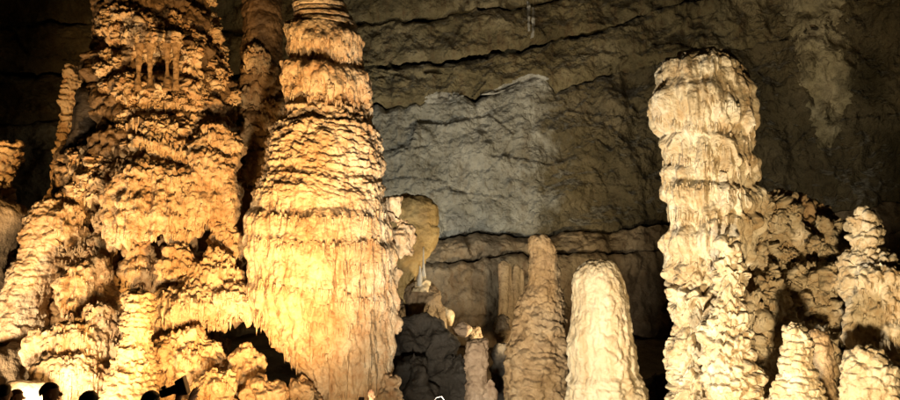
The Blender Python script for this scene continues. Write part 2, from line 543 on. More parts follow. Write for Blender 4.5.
# joint filler behind the beds, rear wall and ceiling
nr = 30
ang = np.linspace(0, 2 * math.pi, 120, endpoint=False)
sh = empty('cave_ceiling', (0, 10, 18)); tag(sh, kind='structure')
rr = np.linspace(0, 1, 60)[:, None]
Xc = 0 + 27 * rr * np.cos(ang)[None]
Yc = 10 + 22 * rr * np.sin(ang)[None]
P = [Xc.astype(np.float32), Yc.astype(np.float32), np.zeros_like(Xc, dtype=np.float32)]
Zc = 17.5 - 7 * rr ** 3 + 1.1 * fbm(P, .22, 4) + .5 * popcorn(P, .6, 1., 4) - .6
V = np.stack([Xc, Yc, Zc], -1).reshape(-1, 3)
link('ceiling_rock', mesh_np('ceiling_rock', V, grid_faces(60, 120, True)), M_wall, sh)
Zs = np.linspace(13.5, -4, 30)[:, None]
rsh = empty('cave_shell', (0, 10, -2)); tag(rsh, kind='structure')
Xs = (26.5 + 0 * Zs) * np.cos(ang)[None]
Ysh = 10 + 21.5 * np.sin(ang)[None] + 0 * Zs
P = [Xs.astype(np.float32), Ysh.astype(np.float32), (Zs + 0 * Xs).astype(np.float32)]
q = .7 * fbm(P, .3, 3)
V = np.stack([Xs * (1 + q * .03), Ysh + q * np.sin(ang)[None], Zs + 0 * Xs], -1).reshape(-1, 3)
link('rear_rock', mesh_np('rear_rock', V, grid_faces(30, 120, True)), M_wall, rsh)

# ground
n = 190
gx = np.linspace(-26, 26, n)[None] + np.zeros((n, 1))
gy = np.linspace(-10, 31, n)[:, None] + np.zeros((1, n))
P = [gx.astype(np.float32), gy.astype(np.float32), np.zeros((n, n), np.float32)]
hz = -1.42 + 1.42 * (1 - sstep(2.2, 5.0, gy)) * (1 - sstep(3.5, 6, np.abs(gx)))
rough = sstep(10.5, 12, gy) + sstep(4, 7, np.abs(gx)) * sstep(-3, 0, -np.abs(gy - 9) + 0)
rough = np.clip(sstep(10.2, 12, gy) + (1 - sstep(-2, 1.5, gy)) * .3, 0, 1)
hz = hz + rough * (.28 * fbm(P, .5, 5, .5, 2) + .12 * popcorn(P, 1.2, 1., 8)) + .35 * sstep(12, 16, gy) * sstep(2, 4, gx) + .45 * sstep(20, 27, gy)
hz = hz + .5 * sstep(11.5, 13.5, gy) * (1 - sstep(-3.5, -1.5, gx))
ground = link('ground', mesh_np('ground', np.stack([gx, gy, hz], -1).reshape(-1, 3), grid_faces(n, n)[:, ::-1]), M_ground)
tag(ground, kind='structure')


def gz(x, y):
    i = int(np.clip(round((y + 10) / 41 * (n - 1)), 0, n - 1)); j = int(np.clip(round((x + 26) / 52 * (n - 1)), 0, n - 1))
    return float(hz[i, j])


def thing(name, F, label, cat, group=None):
    o = empty(name, F.base)
    return tag(o, label, cat, group)


# ------------------------------------------------------------------ the great ridged column
def disp_main(P, py):
    up = 1 - sstep(95, 112, py)
    mid = sstep(100, 112, py) * (1 - sstep(185, 215, py))
    low = sstep(185, 225, py)
    d = .06 * fbm(P, 1.2, 4, .55, 1)
    t1, z1 = tiers(P, .105, .05, .8, .9, .10, 5, 4)
    d = d + (1 - sstep(24, 34, py)) * t1
    for (a, b, am, s) in ((27, 58, .11, 1), (66, 101, .14, 2)):
        bd = band(P, py, a, b, am, s, 10, 6, 7, 8) * (.75 + .9 * noise(P[0] * 2.2, P[1] * 2.2, P[2] * 2.2, s + 71))
        on = np.clip(bd / am, 0, 1)
        d = d + bd + on * (flutes(P, 7, .03, s + 5, .2) + spines(P, 8, .11, s + 9, .6) + spines(P, 15, .05, s + 19, .5))
    t2, z2 = tiers(P, .13, .028, 1.6, 1.3, .5, 4.5, 14, TIER, 0, .16)
    t3 = plates(P, .12, .045, 3.2, 15, .8, .6, 6)
    d = d + mid * (t2 + t3 + spines(P, 12, .05, 19, .6) + spines(P, 5, .05, 29, .7)) + mid * .06 * fbm(P, 5, 3, .5, 8)
    for (a, b, am, s) in ((112, 126, -.05, 3), (170, 180, -.04, 6)):
        d = d + band(P, py, a, b, am, s, 2, 3, 3, 3)
    for (a, b, am, s) in ((192, 218, .05, 31), (214, 244, .07, 32), (240, 292, .09, 33), (286, 330, .08, 34), (330, 372, .08, 35)):
        d = d + band(P, py, a, b, am, s, 22, 6.5, 4, 10)
    d = d + low * (spines(P, 13, .055, 41, .3) + spines(P, 6, .06, 44, .3) + .05 * fbm(P, 3.2, 4, .6, 42, .35) + flutes(P, 5.5, .03, 43, .16))
    slots = np.clip(noise(P[0] * 7, P[1] * 7, P[2] * 1.1, 47) - .12, 0, 1) * sstep(248, 262, py) * (1 - sstep(300, 318, py))
    d = d - slots * .7 * sstep(-.2, .5, P[3])
    d = d + sstep(300, 330, py) * (.10 * fbm(P, 1.6, 3, .5, 51, .4) + flutes(P, 2.6, .07, 53, .22))
    dv = -low * .10 * np.clip(noise(P[0] * 8, P[1] * 8, P[2] * .5, 61), 0, 1) * sstep(255, 290, py)
    return d, dv


rows_main = [(-95, 306, 330), (-60, 300, 336), (0, 288, 348), (22, 290, 358), (30, 287, 362), (60, 288, 364), (75, 286, 370), (98, 284, 370),
             (108, 279, 370), (122, 271, 378), (140, 266, 384), (165, 261, 386), (200, 253, 389), (225, 247, 391), (250, 249, 394), (275, 252, 395), (300, 255, 395),
             (314, 259, 395), (328, 268, 394), (342, 280, 394), (356, 291, 392), (370, 299, 392), (384, 302, 392), (400, 299, 394), (425, 290, 402), (470, 272, 418)]
FM = Form(rows_main, 14.0, 560, 760, .92, disp_main, 1, 1.3)
T = thing('limestone_column', FM, 'great ridged golden column, tallest, with two bands of orange drapery near its top', 'column')
FM.cut([(24, 'neck'), (62, 'drapery_band'), (104, 'drapery_band'), (188, 'ridged_bell'), (300, 'fringed_cascade'), (999, 'fluted_base')], M_main, T)


def lobe_rows(x0, x1, y0, y1, dome=.28, under=.45, drop=.0):
    """a bell of drapery: domed top, straight skirt, undercut hem"""
    c, w, h = (x0 + x1) / 2, (x1 - x0) / 2, y1 - y0
    L = []
    for t, f in ((0, .02), (.05, .38), (.13, .62), (dome, .84), (.5, .96), (.75, 1.0), (.92, .97), (1.0, .86)):
        L.append((y0 + h * t, c - w * f, c + w * f))
    L.append((y1 - h * .06, c - w * under, c + w * under))
    return L


def disp_lobe(fringe=.14, pop=.05, pf=9., flu=.04, low=.1, seed=0, y0=0, y1=1, plate=1.5):
    def f(P, py):
        t = np.clip((py - y0) / (y1 - y0), 0, 1.1)
        d = 1.6 * low * fbm(P, 1.5, 4, .55, seed) + spines(P, pf * 1.7, pop * 1.3, seed + 1, .45) + spines(P, pf * .9, pop * 1.2, seed + 11, .45) + popcorn(P, pf * .5, pop * 1.0, seed + 2, .8) + flutes(P, 5, flu, seed + 3, .15) * sstep(.2, .6, t) + flutes(P, 11, flu * .6, seed + 13, .12)
        d = d + plates(P, .3, pop * plate, 2.4, seed + 6, .7, .6, 6)
        sp = np.clip(noise(P[0] * 7.5, P[1] * 7.5, P[2] * .3, seed + 4) + .1, 0, 1)
        dv = -fringe * 1.6 * sp * sstep(.55, 1, t)
        d = d - flu * 1.5 * np.clip(-noise(P[0] * 7.5, P[1] * 7.5, P[2] * .3, seed + 4), 0, 1) * sstep(.4, .8, t)
        return d, dv
    return f


def fringe(form, pts, m, parent, step=2.2, ln=(.05, .19), wid=.02, seed=0, jit=2.5):
    """tiny stalactites along a hem given in photo pixels; too many to count, one part"""
    rg = random.Random(seed + 991)
    V, F = [], []
    for (x0, y0), (x1, y1) in zip(pts[:-1], pts[1:]):
        n_ = max(1, int(math.hypot(x1 - x0, y1 - y0) / step))
        for i_ in range(n_):
            a = (i_ + rg.random()) / n_
            if rg.random() < .18: continue
            p, nn = form.surface(x0 + (x1 - x0) * a + rg.uniform(-1, 1), y0 + (y1 - y0) * a + rg.uniform(-jit, jit))
            hn = Vector((nn.x, nn.y, 0)); hn = hn.normalized() if hn.length > 0 else Vector((0, -1, 0))
            L_, w_ = rg.uniform(*ln) * (1.5 if rg.random() < .12 else 1), wid * rg.uniform(.6, 1.5)
            c0 = p + hn * rg.uniform(-.01, .02) + Vector((0, 0, .04))
            lean = hn * rg.uniform(-.2, .25) + Vector((rg.uniform(-.12, .12), 0, 0))
            b0 = len(V)
            for (f_, r_) in ((0, .8), (.3, 1.0), (.7, .55)):
                for k_ in range(5):
                    t_ = k_ * 1.2566 + f_
                    V.append(c0 + lean * (L_ * f_) + Vector((math.cos(t_) * w_ * r_, math.sin(t_) * w_ * r_, -(L_ + .04) * f_)))
            V.append(c0 + lean * L_ + Vector((0, 0, -(L_ + .04))))
            for q_ in (0, 1):
                for k_ in range(5):
                    F.append((b0 + q_ * 5 + k_, b0 + q_ * 5 + 5 + k_, b0 + q_ * 5 + 5 + (k_ + 1) % 5))
                    F.append((b0 + q_ * 5 + k_, b0 + q_ * 5 + 5 + (k_ + 1) % 5, b0 + q_ * 5 + (k_ + 1) % 5))
            for k_ in range(5):
                F.append((b0 + 10 + k_, b0 + 15, b0 + 10 + (k_ + 1) % 5))
    if V:
        o = link('stalactite_fringe', mesh_np('stalactite_fringe', np.array([list(v) for v in V]), np.array(F)), m, parent)
        o['kind'] = 'stuff'


def lobe(name, box, Y, m, parent, seed, res=(150, 90), **kw):
    q = kw.pop('q', .85)
    shape = {k: kw.pop(k) for k in ('dome', 'under') if k in kw}
    dpt = kw.pop('depth', .5)
    F = Form(lobe_rows(*box, **shape), Y, res[0], res[1], dpt, disp_lobe(seed=seed, y0=box[2], y1=box[3], **kw), seed, q)
    o = F.single(name, m, parent)
    x0, x1, y0, y1 = box
    if kw.get('fringe', 0) >= .1 and x1 - x0 > 24:
        parent = o
        w = x1 - x0
        fringe(F, [(x0 + w * .1, y1 - (y1 - y0) * .14), (x0 + w * .3, y1 - 2), (x1 - w * .3, y1 - 2), (x1 - w * .1, y1 - (y1 - y0) * .14)], m, parent, 2.3, (.04, .16), .02, seed)
        for k in range(3):
            yy = y0 + (y1 - y0) * (.28 + .2 * k)
            fringe(F, [(x0 + w * .15, yy + 3), (x0 + w * .5, yy), (x1 - w * .15, yy + 4)], m, parent, 3.4, (.03, .10), .017, seed + 5 + k, 5)
    return o


# coral ledges clinging to the right flank of the column
for (bx, Y, s) in (((386, 416, 218, 252), 14.5, 71), ((384, 402, 196, 222), 14.4, 72), ((386, 400, 262, 290), 14.3, 73), ((384, 401, 306, 332), 13.9, 74), ((378, 404, 374, 412), 13.6, 75)):
    lobe('coral_ledge', bx, Y, M_main, T, s, (80, 60), fringe=.08, pop=.06, low=.08)

for hem, st, ln in (([(291, 50), (320, 55), (345, 60), (360, 62)], 2., (.05, .15)), ([(290, 38), (325, 42), (358, 50)], 3., (.04, .09)), ([(288, 94), (320, 98), (350, 103), (370, 105)], 2., (.05, .16)),
                    ([(290, 80), (330, 84), (366, 94)], 2.6, (.04, .1)), ([(258, 214), (300, 220), (350, 220), (386, 214)], 2.6, (.04, .13)), ([(254, 240), (300, 246), (350, 246), (388, 238)], 2.4, (.05, .16)),
                    ([(330, 262), (360, 266), (388, 262)], 2.2, (.08, .24)), ([(258, 282), (300, 292), (350, 292), (390, 282)], 2.3, (.06, .22)), ([(300, 325), (340, 330), (390, 322)], 2.4, (.06, .22)),
                    ([(300, 310), (350, 305), (390, 300)], 3., (.05, .16)), ([(258, 312), (264, 322), (272, 332), (280, 342), (290, 354), (298, 366)], 1.7, (.08, .26)), ([(312, 352), (350, 360), (388, 350)], 3., (.06, .2))):
    fringe(FM, hem, M_main, T, st, ln, .02, int(hem[0][1]))

# ------------------------------------------------------------------ column behind, between the two
def disp_rear(P, py):
    t1, z1 = tiers(P, .30, .05, 1.1, .7, .2, 4, 24)
    d = .07 * fbm(P, 1.3, 4, .55, 1) + t1 + .02 * fbm(P, 6, 3, .5, 8)
    lowm = sstep(55, 95, py + 18 * noise(P[0] * 1.2, P[1] * 1.2, P[2] * .8, 88))
    return d + lowm * (popcorn(P, 3.2, .16, 27) + popcorn(P, 8, .05, 28))


FB = Form([(-90, 246, 272), (0, 238, 285), (40, 236, 287), (60, 236, 288), (100, 236, 290), (150, 238, 292), (220, 228, 304), (270, 222, 310), (296, 222, 306), (303, 236, 292), (302, 258, 268)], 16.6, 240, 420, .9, disp_rear, 2)
T2 = thing('limestone_column', FB, 'smooth brown column rising behind, between the ridged column and the coral-covered mass', 'column')
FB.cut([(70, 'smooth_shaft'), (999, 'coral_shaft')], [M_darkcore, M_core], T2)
lobe('coral_collar', (241, 269, 44, 72), 16.12, M_coral, T2, 172, (90, 60), fringe=.14, pop=.06, low=.05)
for q, bx in enumerate(((240, 262, 84, 108), (256, 284, 98, 124), (238, 262, 118, 148), (262, 288, 132, 160), (244, 270, 152, 186))):
    lobe('coral_collar', bx, 16.12, M_coral, T2, 173 + q, (80, 54), fringe=.12, pop=.07, low=.1)

# ------------------------------------------------------------------ the coral-covered flowstone mass on the left
def disp_mass(P, py):
    d = .26 * fbm(P, .6, 4, .5, 1) + popcorn(P, 1.4, .16, 2, .8) + .10 * fbm(P, 2.2, 4, .55, 3)
    t1, z1 = tiers(P, .55, .16, 1.5, .6, .35, 3.2, 5, TIER, .08)
    d = d + t1 + plates(P, .28, .16, 2.2, 6, .7, .6, 6)
    cor = sstep(-.15, .25, noise(P[0] * .9, P[1] * .9, P[2] * 1.1, 7))
    d = d + spines(P, 7, .11, 8, .6) * (.3 + .7 * cor) + spines(P, 14, .04, 9, .6)
    g = sstep(200, 210, py) * (1 - sstep(262, 275, py)) * sstep(.0, .12, -P[3] - .02) * (1 - sstep(.62, .75, -P[3]))
    g2 = sstep(48, 56, py) * (1 - sstep(78, 86, py)) * (1 - sstep(.30, .42, np.abs(P[3] + .02)))
    g3 = sstep(26, 30, py) * (1 - sstep(33, 37, py)) * sstep(-.2, 0, P[3])
    d = d - g * .35 - g2 * .34 - g3 * .2
    return d, z1


rows_mass = [(-130, 126, 190), (-80, 116, 200), (-20, 104, 214), (20, 98, 220), (60, 94, 228), (100, 92, 236), (130, 84, 240), (160, 66, 244), (200, 48, 246), (250, 40, 246),
             (300, 36, 244), (340, 36, 232), (380, 34, 226), (420, 20, 232), (470, 0, 250)]
FL = Form(rows_mass, 15.7, 560, 720, .72, disp_mass, 3)
TL = thing('flowstone_mass', FL, 'huge orange flowstone mass crusted with coral-like knobs, behind the tourists', 'flowstone')
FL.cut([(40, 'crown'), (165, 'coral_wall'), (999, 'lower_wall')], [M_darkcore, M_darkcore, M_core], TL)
for hem in ([(106, 64), (120, 68)], [(140, 50), (176, 56)], [(175, 70), (206, 82)], [(130, 100), (205, 104)], [(115, 122), (180, 124), (230, 128)], [(120, 146), (190, 150), (236, 150)], [(62, 200), (110, 196)], [(56, 228), (118, 226)], [(60, 262), (118, 258)], [(160, 270), (240, 276)]):
    fringe(FL, hem, M_coral, TL, 2.2, (.05, .2), .022, int(hem[0][0]), 4)
for x, s_ in ((139, 1), (150, 2), (167, 3), (176, 4)):
    F = Form([(44, x - 5, x + 5), (54, x - 3.5, x + 3.5), (66, x - 2.6, x + 2.8), (78, x - 3.4, x + 3.2), (90, x - 5, x + 5)], 14.25, 40, 60, .9, lambda P, py: .05 * fbm(P, 3, 3, .5, 4), 300 + s_)
    F.single('pillar', M_core, TL)

LOBES = [  # name, box in photo pixels, distance, seed, options
    ('drapery_bell', (104, 206, 160, 238), 14.2, 101, dict(fringe=.22, pop=.05)),
    ('drapery_bell', (178, 240, 146, 226), 14.5, 102, dict(fringe=.16, pop=.05)),
    ('coral_tier', (60, 118, 148, 198), 14.7, 103, dict(fringe=.1, pop=.07)),
    ('coral_tier', (56, 122, 258, 312), 13.75, 104, dict(fringe=.14, pop=.06)),
    ('drapery_tier', (26, 108, 318, 362), 13.0, 105, dict(fringe=.16, pop=.035)),
    ('drapery_tier', (27, 112, 352, 398), 12.7, 106, dict(fringe=.15, pop=.03)),
    ('drapery_tier', (70, 125, 300, 352), 13.3, 107, dict(fringe=.16, pop=.05)),
    ('drapery_tier', (148, 232, 282, 326), 13.7, 108, dict(fringe=.2, pop=.05)),
    ('coral_tier', (154, 200, 242, 290), 14.0, 109, dict(fringe=.12, pop=.07)),
    ('coral_tier', (190, 246, 246, 302), 14.0, 110, dict(fringe=.12, pop=.07)),
    ('flowstone_hump', (146, 228, 326, 404), 13.2, 111, dict(fringe=.1, pop=.06)),
    ('flowstone_hump', (188, 242, 368, 425), 12.7, 112, dict(fringe=.1, pop=.05)),
    ('drapery_tier', (206, 264, 282, 318), 13.9, 113, dict(fringe=.2, pop=.04)),
    ('coral_tier', (50, 92, 204, 250), 14.3, 114, dict(fringe=.14, pop=.07)),
    ('coral_tier', (86, 130, 206, 256), 14.5, 116, dict(fringe=.14, pop=.07)),
    ('flowstone_hump', (100, 170, 362, 425), 12.9, 115, dict(fringe=.1, pop=.06)),
    ('coral_tier', (192, 244, 122, 170), 14.75, 117, dict(fringe=.14, pop=.07)),
    ('coral_tier', (128, 200, 130, 172), 14.6, 118, dict(fringe=.14, pop=.07)),
    ('coral_tier', (108, 150, 138, 176), 14.6, 119, dict(fringe=.14, pop=.07)),
    ('coral_tier', (206, 246, 222, 262), 14.5, 120, dict(fringe=.12, pop=.07)),
    ('coral_tier', (120, 160, 236, 290), 14.3, 124, dict(fringe=.12, pop=.07)),
]
for nm, bx, Y, s, kw in LOBES:
    w = bx[1] - bx[0]
    if nm.startswith('drapery'): kw.update(flu=.075, plate=1.1)
    lobe(nm, bx, Y, M_main if nm == 'drapery_tier' else M_coral, TL, s, (150 + int(w), 110), **kw)

# shared coral knobs, each a part of the mass
random.seed(7)
KN = []
for v in range(10):
    F = Form([(y, x0, x1) for y, x0, x1 in lobe_rows(430, 470, 240, 275 + 9 * (v % 3), .3, .4)], 14, 52, 40, .9,
             disp_lobe(.16, .10, 7, .05, .14, 200 + v * 9, 240, 275 + 9 * (v % 3)), 20 + v, .62)
    c = at(450, 256, 14)
    me = mesh_np('coral_knob', (F.V.reshape(-1, 3) - np.array(c)) / (40 * 14 / FPX), grid_faces(F.nz, F.nth, True))
    me.materials.append(M_coral)
    KN.append(me)


def knob(px, py, wpx, form, parent, sink=.25):
    p, nn = form.surface(px, py)
    o = link('coral_knob', random.choice(KN), None, None)
    s = wpx * p.y / FPX
    hn = Vector((nn.x, nn.y, 0)).normalized()
    o.parent = parent
    o.matrix_parent_inverse = parent.matrix_basis.inverted()
    o.location = p - hn * s * sink * .5
    o.rotation_euler = (random.uniform(-.3, .2), random.uniform(-.35, .35), random.uniform(-3.1, 3.1))
    k = s * random.uniform(.8, 1.15)
    o.scale = (k * random.uniform(.85, 1.3), k, k * random.uniform(.75, 1.1))


ZONES = [  # photo box, count, width in pixels
    (100, 150, 6, 32, 18, 16), (108, 160, 22, 36, 12, 17), (172, 218, 18, 38, 14, 16), (150, 178, 14, 26, 7, 14), (98, 122, 52, 68, 8, 15), (138, 178, 36, 54, 13, 16), (172, 208, 46, 80, 14, 17),
    (112, 132, 74, 94, 7, 16), (130, 210, 84, 102, 20, 16), (112, 225, 102, 130, 30, 15), (120, 236, 124, 150, 20, 15), (96, 112, 82, 92, 2, 12), (214, 240, 0, 60, 9, 13), (214, 242, 60, 130, 12, 14),
    (62, 110, 150, 175, 9, 14), (56, 110, 172, 200, 10, 15), (50, 120, 205, 230, 12, 12), (56, 118, 232, 262, 12, 12), (130, 246, 238, 285, 18, 13), (160, 240, 326, 360, 10, 12),
]
for x0, x1, y0, y1, cnt, w in ZONES:
    for i in range(cnt):
        knob(random.uniform(x0, x1), random.uniform(y0, y1), w * random.uniform(.7, 1.25), FL, TL)


# ------------------------------------------------------------------ smooth flowstone apron, stumps and small columns on the left
def disp_apron(P, py):
    t1, z1 = tiers(P, .11, .015, 1.3, 1.6, .4, 5, 24, TIER)
    return .14 * fbm(P, .9, 4, .5, 1) + t1 + plates(P, .16, .05, 3, 3, .7, .5, 6) + spines(P, 10, .03, 2, .6) + .03 * fbm(P, 8, 3, .5, 4)


FA = Form([(196, 40, 52), (202, 30, 60), (215, 26, 66), (235, 22, 66), (260, 14, 62), (285, 4, 58), (310, -8, 54), (335, -22, 50), (352, -34, 44), (400, -50, 40), (450, -60, 45)], 14.3, 240, 340, .8, disp_apron, 4)
T = thing('flowstone_apron', FA, 'smooth pale flowstone slope sweeping down the left flank of the coral mass', 'flowstone')
FA.cut([(262, 'slope_head'), (999, 'slope_foot')], M_main, T)


def disp_leaf(sp=.14, amp=.09, fr=.5, ff=5, pop=.04, seed=0, tilt=0., cell=4.5):
    def f(P, py):
        t1, z1 = tiers(P, sp * 1.3, amp * .14, 1.4, 1.8, fr, ff, seed, TIER, .02, tilt)
        return .09 * fbm(P, 1.3, 4, .5, seed + 1) + t1 + plates(P, sp, amp * 1.5, cell, seed + 7, .7, fr, ff * 1.3) + spines(P, 11, pop, seed + 2, .7) + .03 * fbm(P, 8, 3, .55, seed + 4), z1
    return f


def stal(name, label, cat, rows, Y, res, m, disp, seed, cuts, group=None, depth=.92, q=1.):
    F = Form(rows, Y, res[0], res[1], depth, disp, seed, q)
    T = thing(name, F, label, cat, group)
    F.cut(cuts, m, T)
    return F, T


stal('stalagmite', 'slim knobbly stalagmite standing free beside the dark shade slab, against the black cave', 'stalagmite',
     [(68, 66, 78), (71, 64, 82), (80, 63, 84), (100, 61, 82), (120, 58, 76), (150, 55, 74), (220, 50, 74), (400, 45, 80)], 17.2, (130, 330), M_coral, disp_leaf(.13, .08, .5, 5, .04, 31), 5,
     [(100, 'tip'), (999, 'shaft')])
stal('stalagmite', 'thick layered stump at the edge of the scene above the pale flowstone slope', 'stalagmite',
     [(139, -6, 6), (141, -18, 18), (146, -24, 22), (160, -25, 21), (178, -27, 15), (188, -28, 18), (205, -30, 16), (260, -34, 14), (420, -40, 14)], 16.0, (160, 300), M_coral, disp_leaf(.16, .10, .5, 4.5, .04, 41), 6,
     [(178, 'tip'), (999, 'shaft')])
stal('stalagmite', 'short knobbly stalagmite standing in front of the coral mass, behind the tourists', 'stalagmite',
     [(291, 130, 140), (293, 125, 147), (300, 122, 152), (315, 122, 154), (332, 121, 153), (345, 118, 152), (360, 112, 156), (380, 102, 164), (420, 95, 172)], 12.6, (200, 260), M_tan, disp_leaf(.085, .055, .6, 7, .05, 51), 7,
     [(318, 'tip'), (350, 'shaft'), (999, 'foot')])

# dark slab added to stand in for shade on the coral mass's left flank
def disp_slab(P, py):
    return .16 * fbm(P, 1.1, 5, .55, 3) + popcorn(P, 1.6, .10, 4)


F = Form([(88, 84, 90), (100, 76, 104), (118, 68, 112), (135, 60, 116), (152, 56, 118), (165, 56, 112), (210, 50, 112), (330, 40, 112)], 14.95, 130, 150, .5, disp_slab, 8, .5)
o = F.single('shade_slab', M_shaderock)
tag(o, 'dark triangular slab added as shade on the coral mass by the slim stalagmite', 'rock')
F = Form([(196, -30, 0), (200, -50, 26), (215, -60, 34), (235, -70, 26), (270, -80, 10), (330, -80, 0), (420, -80, 0)], 14.9, 130, 150, .6, disp_slab, 9, .5)
o = F.single('rock_shoulder', M_ground)
tag(o, 'dark brown rock shoulder beside the pale slope, under the thick stump', 'rock')

# low floor mounds by the lamp
F = Form([(347, -30, 10), (350, -55, 36), (358, -70, 46), (380, -80, 52), (430, -90, 60)], 13.6, 160, 110, .6, disp_slab, 10, .6)
o = F.single('floor_mound', M_ground)
tag(o, 'low brown rock mound on the floor behind the brown-haired tourist', 'rock')
F = Form([(379, 22, 34), (382, 8, 46), (392, -10, 56), (410, -20, 62), (440, -30, 66)], 11.9, 140, 90, .6, lambda P, py: .05 * fbm(P, 1.5, 4, .5, 7), 11)
o = F.single('floor_mound', M_cream)
tag(o, 'glaring white patch of flowstone floor between two tourists', 'rock')

# rounded humps filling the foot between mass and column
for (bx, Y, s, lab) in (((226, 266, 342, 394), 13.3, 121, 'round orange flowstone hump in front of the black hollow'),
                        ((240, 292, 374, 425), 12.9, 122, 'ribbed flowstone hump at the foot of the great ridged column'),
                        ((282, 322, 374, 430), 13.3, 123, 'pale spiky flowstone hump leaning on the base of the great ridged column')):
    F = Form(lobe_rows(*bx), Y, 150, 120, .7, disp_lobe(.1, .06, 6, .05, .1, s, bx[2], bx[3]), s)
    tag(F.single('flowstone_hump', M_coral), lab, 'flowstone')

# ------------------------------------------------------------------ rocks in the gap behind the great column
def rock_disp(seed, a=.25, f=.8):
    def g(P, py):
        d, i = worley(P, f * 1.1, seed, 1.)
        return a * fbm(P, f, 5, .5, seed) + a * .7 * (i - .5)
    return g


def ball_rows(x0, x1, y0, y1):
    c, w, h = (x0 + x1) / 2, (x1 - x0) / 2, (y1 - y0) / 2
    return [(y0 + h * (1 - math.cos(a)), c - w * max(.03, math.sin(a)), c + w * max(.03, math.sin(a))) for a in np.linspace(0.02, math.pi - .02, 12)]


F = Form([(193, 396, 404), (197, 384, 424), (210, 376, 437), (228, 374, 439), (248, 376, 434), (262, 380, 422), (280, 380, 416), (300, 376, 420), (420, 360, 420)], 18.6, 200, 220, .8, lambda P, py: .16 * fbm(P, 1., 5, .55, 3) + flutes(P, 2., .03, 5, .2) + .06 * (worley(P, 1.6, 5)[1] - .5) + spines(P, 5, .06, 6, .6), 12, .8)
tag(F.single('rounded_boulder', M_ochre), 'rounded ochre boulder bulging from behind the great ridged column', 'boulder')

sp = Form([(247, 423, 424), (262, 421.8, 425), (274, 420.5, 427), (279, 419.5, 427.5), (285, 416.5, 429), (292, 414, 430)], 18.0, 60, 90, .9, lambda P, py: .012 * fbm(P, 6, 3, .5, 3) + sstep(276, 284, py) * plates(P, .3, .12, 7, 4), 13, 1.6)
T = thing('stalagmite', sp, 'tiny white needle stalagmite rising from the rubble before the ochre boulder', 'stalagmite')
sp.cut([(276, 'needle'), (999, 'foot')], [M_white, M_cream], T)
F = Form([(266, 419.5, 420.5), (276, 418, 422), (286, 416.5, 423)], 17.9, 30, 30, .9, None, 14)
F.single('side_needle', M_white, T)

F = Form([(280, 415, 428), (286, 410, 436), (298, 406, 441), (312, 405, 444), (322, 405, 446), (350, 402, 446)], 18.2, 140, 120, .8, rock_disp(3, .16, 1.6), 15)
tag(F.single('rubble_block', M_lowwall), 'brown rubble block carrying the tiny white needle stalagmite', 'rock')
F = Form([(300, 393, 398), (304, 390, 404), (316, 388, 410), (330, 388, 410)], 18.0, 70, 60, .8, rock_disp(5, .1, 2.), 16)
tag(F.single('rubble_block', M_lowwall), 'small round rubble stone lying beside the brown rubble block', 'rock')
F = Form([(301, 438, 439.5), (306, 441, 444), (310, 444, 452), (315, 443, 455), (320, 446, 454), (326, 448, 452)], 18.3, 60, 70, .8, lambda P, py: .02 * fbm(P, 3, 3, .5, 3), 17)
tag(F.single('broken_shard', M_cream), 'bright yellow curled shard beside the brown rubble block', 'rock')
for (bx, Y, s, lab) in (((452, 472, 322, 336), 17.4, 41, 'flat pale stone lying on dark rocks above the gray pink stalagmite'),
                        ((466, 484, 326, 344), 18.2, 42, 'dark brown stone wedged between the flat pale stone and the brown wall'),
                        ((494, 512, 314, 350), 20.4, 43, 'rugged brown stone at the foot of the fluted drapery')):
    F = Form(ball_rows(*bx), Y, 80, 60, .8, rock_disp(s, .09, 2.4), s)
    tag(F.single('loose_stone', M_pink if s == 41 else M_lowwall), lab, 'rock')
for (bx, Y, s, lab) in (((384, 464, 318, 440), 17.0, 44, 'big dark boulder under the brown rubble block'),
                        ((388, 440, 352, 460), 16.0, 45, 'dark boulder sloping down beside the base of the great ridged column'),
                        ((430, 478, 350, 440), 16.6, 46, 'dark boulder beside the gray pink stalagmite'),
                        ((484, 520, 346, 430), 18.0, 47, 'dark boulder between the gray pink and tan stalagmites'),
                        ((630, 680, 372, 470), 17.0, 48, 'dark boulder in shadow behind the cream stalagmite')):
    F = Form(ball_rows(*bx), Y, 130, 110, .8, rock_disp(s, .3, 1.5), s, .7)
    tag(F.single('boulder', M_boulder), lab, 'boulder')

# fluted drapery at the foot of the wall
dr = empty('wall_drapery', at(510, 330, 24.5))
tag(dr, 'fluted brown stone drapery hanging at the end of the brown wall ledge', 'drapery')
for (x0, x1, y0, y1, s) in ((498, 508, 261, 318, 1), (506, 514, 263, 322, 2), (512, 520, 264, 326, 3), (518, 524, 268, 330, 4)):
    F = Form([(y0, (x0 + x1) / 2 - 1.5, (x0 + x1) / 2 + 1), (y0 + 4, x0, x1), (y0 + 20, x0 - .5, x1), (y0 + 40, x0 - 1, x1 + 1), (y1, x0 - 1, x1), (y1 + 25, x0, x1)], 24.4 + .1 * s, 60, 110, .9,
             lambda P, py: .09 * fbm(P, 1.5, 4, .5, 3, .25) + flutes(P, 3, .05, 5, .08), 30 + s)
    F.single('flute', M_lowwall, dr)

# ------------------------------------------------------------------ central stalagmites
def disp_s2(P, py):
    t1, z1 = tiers(P, .17, .05, 1.3, 1.3, .5, 3.5, 7, TIER, .02, .35)
    lo = sstep(270, 320, py)
    return .08 * fbm(P, 1.2, 4, .55, 1) + t1 * .3 + plates(P, .2, .10, 3.4, 17, .8, .6, 5) * (.15 + .85 * lo) + spines(P, 9, .04, 3, .8) + .05 * fbm(P, 4, 4, .6, 5) * (.5 + lo)


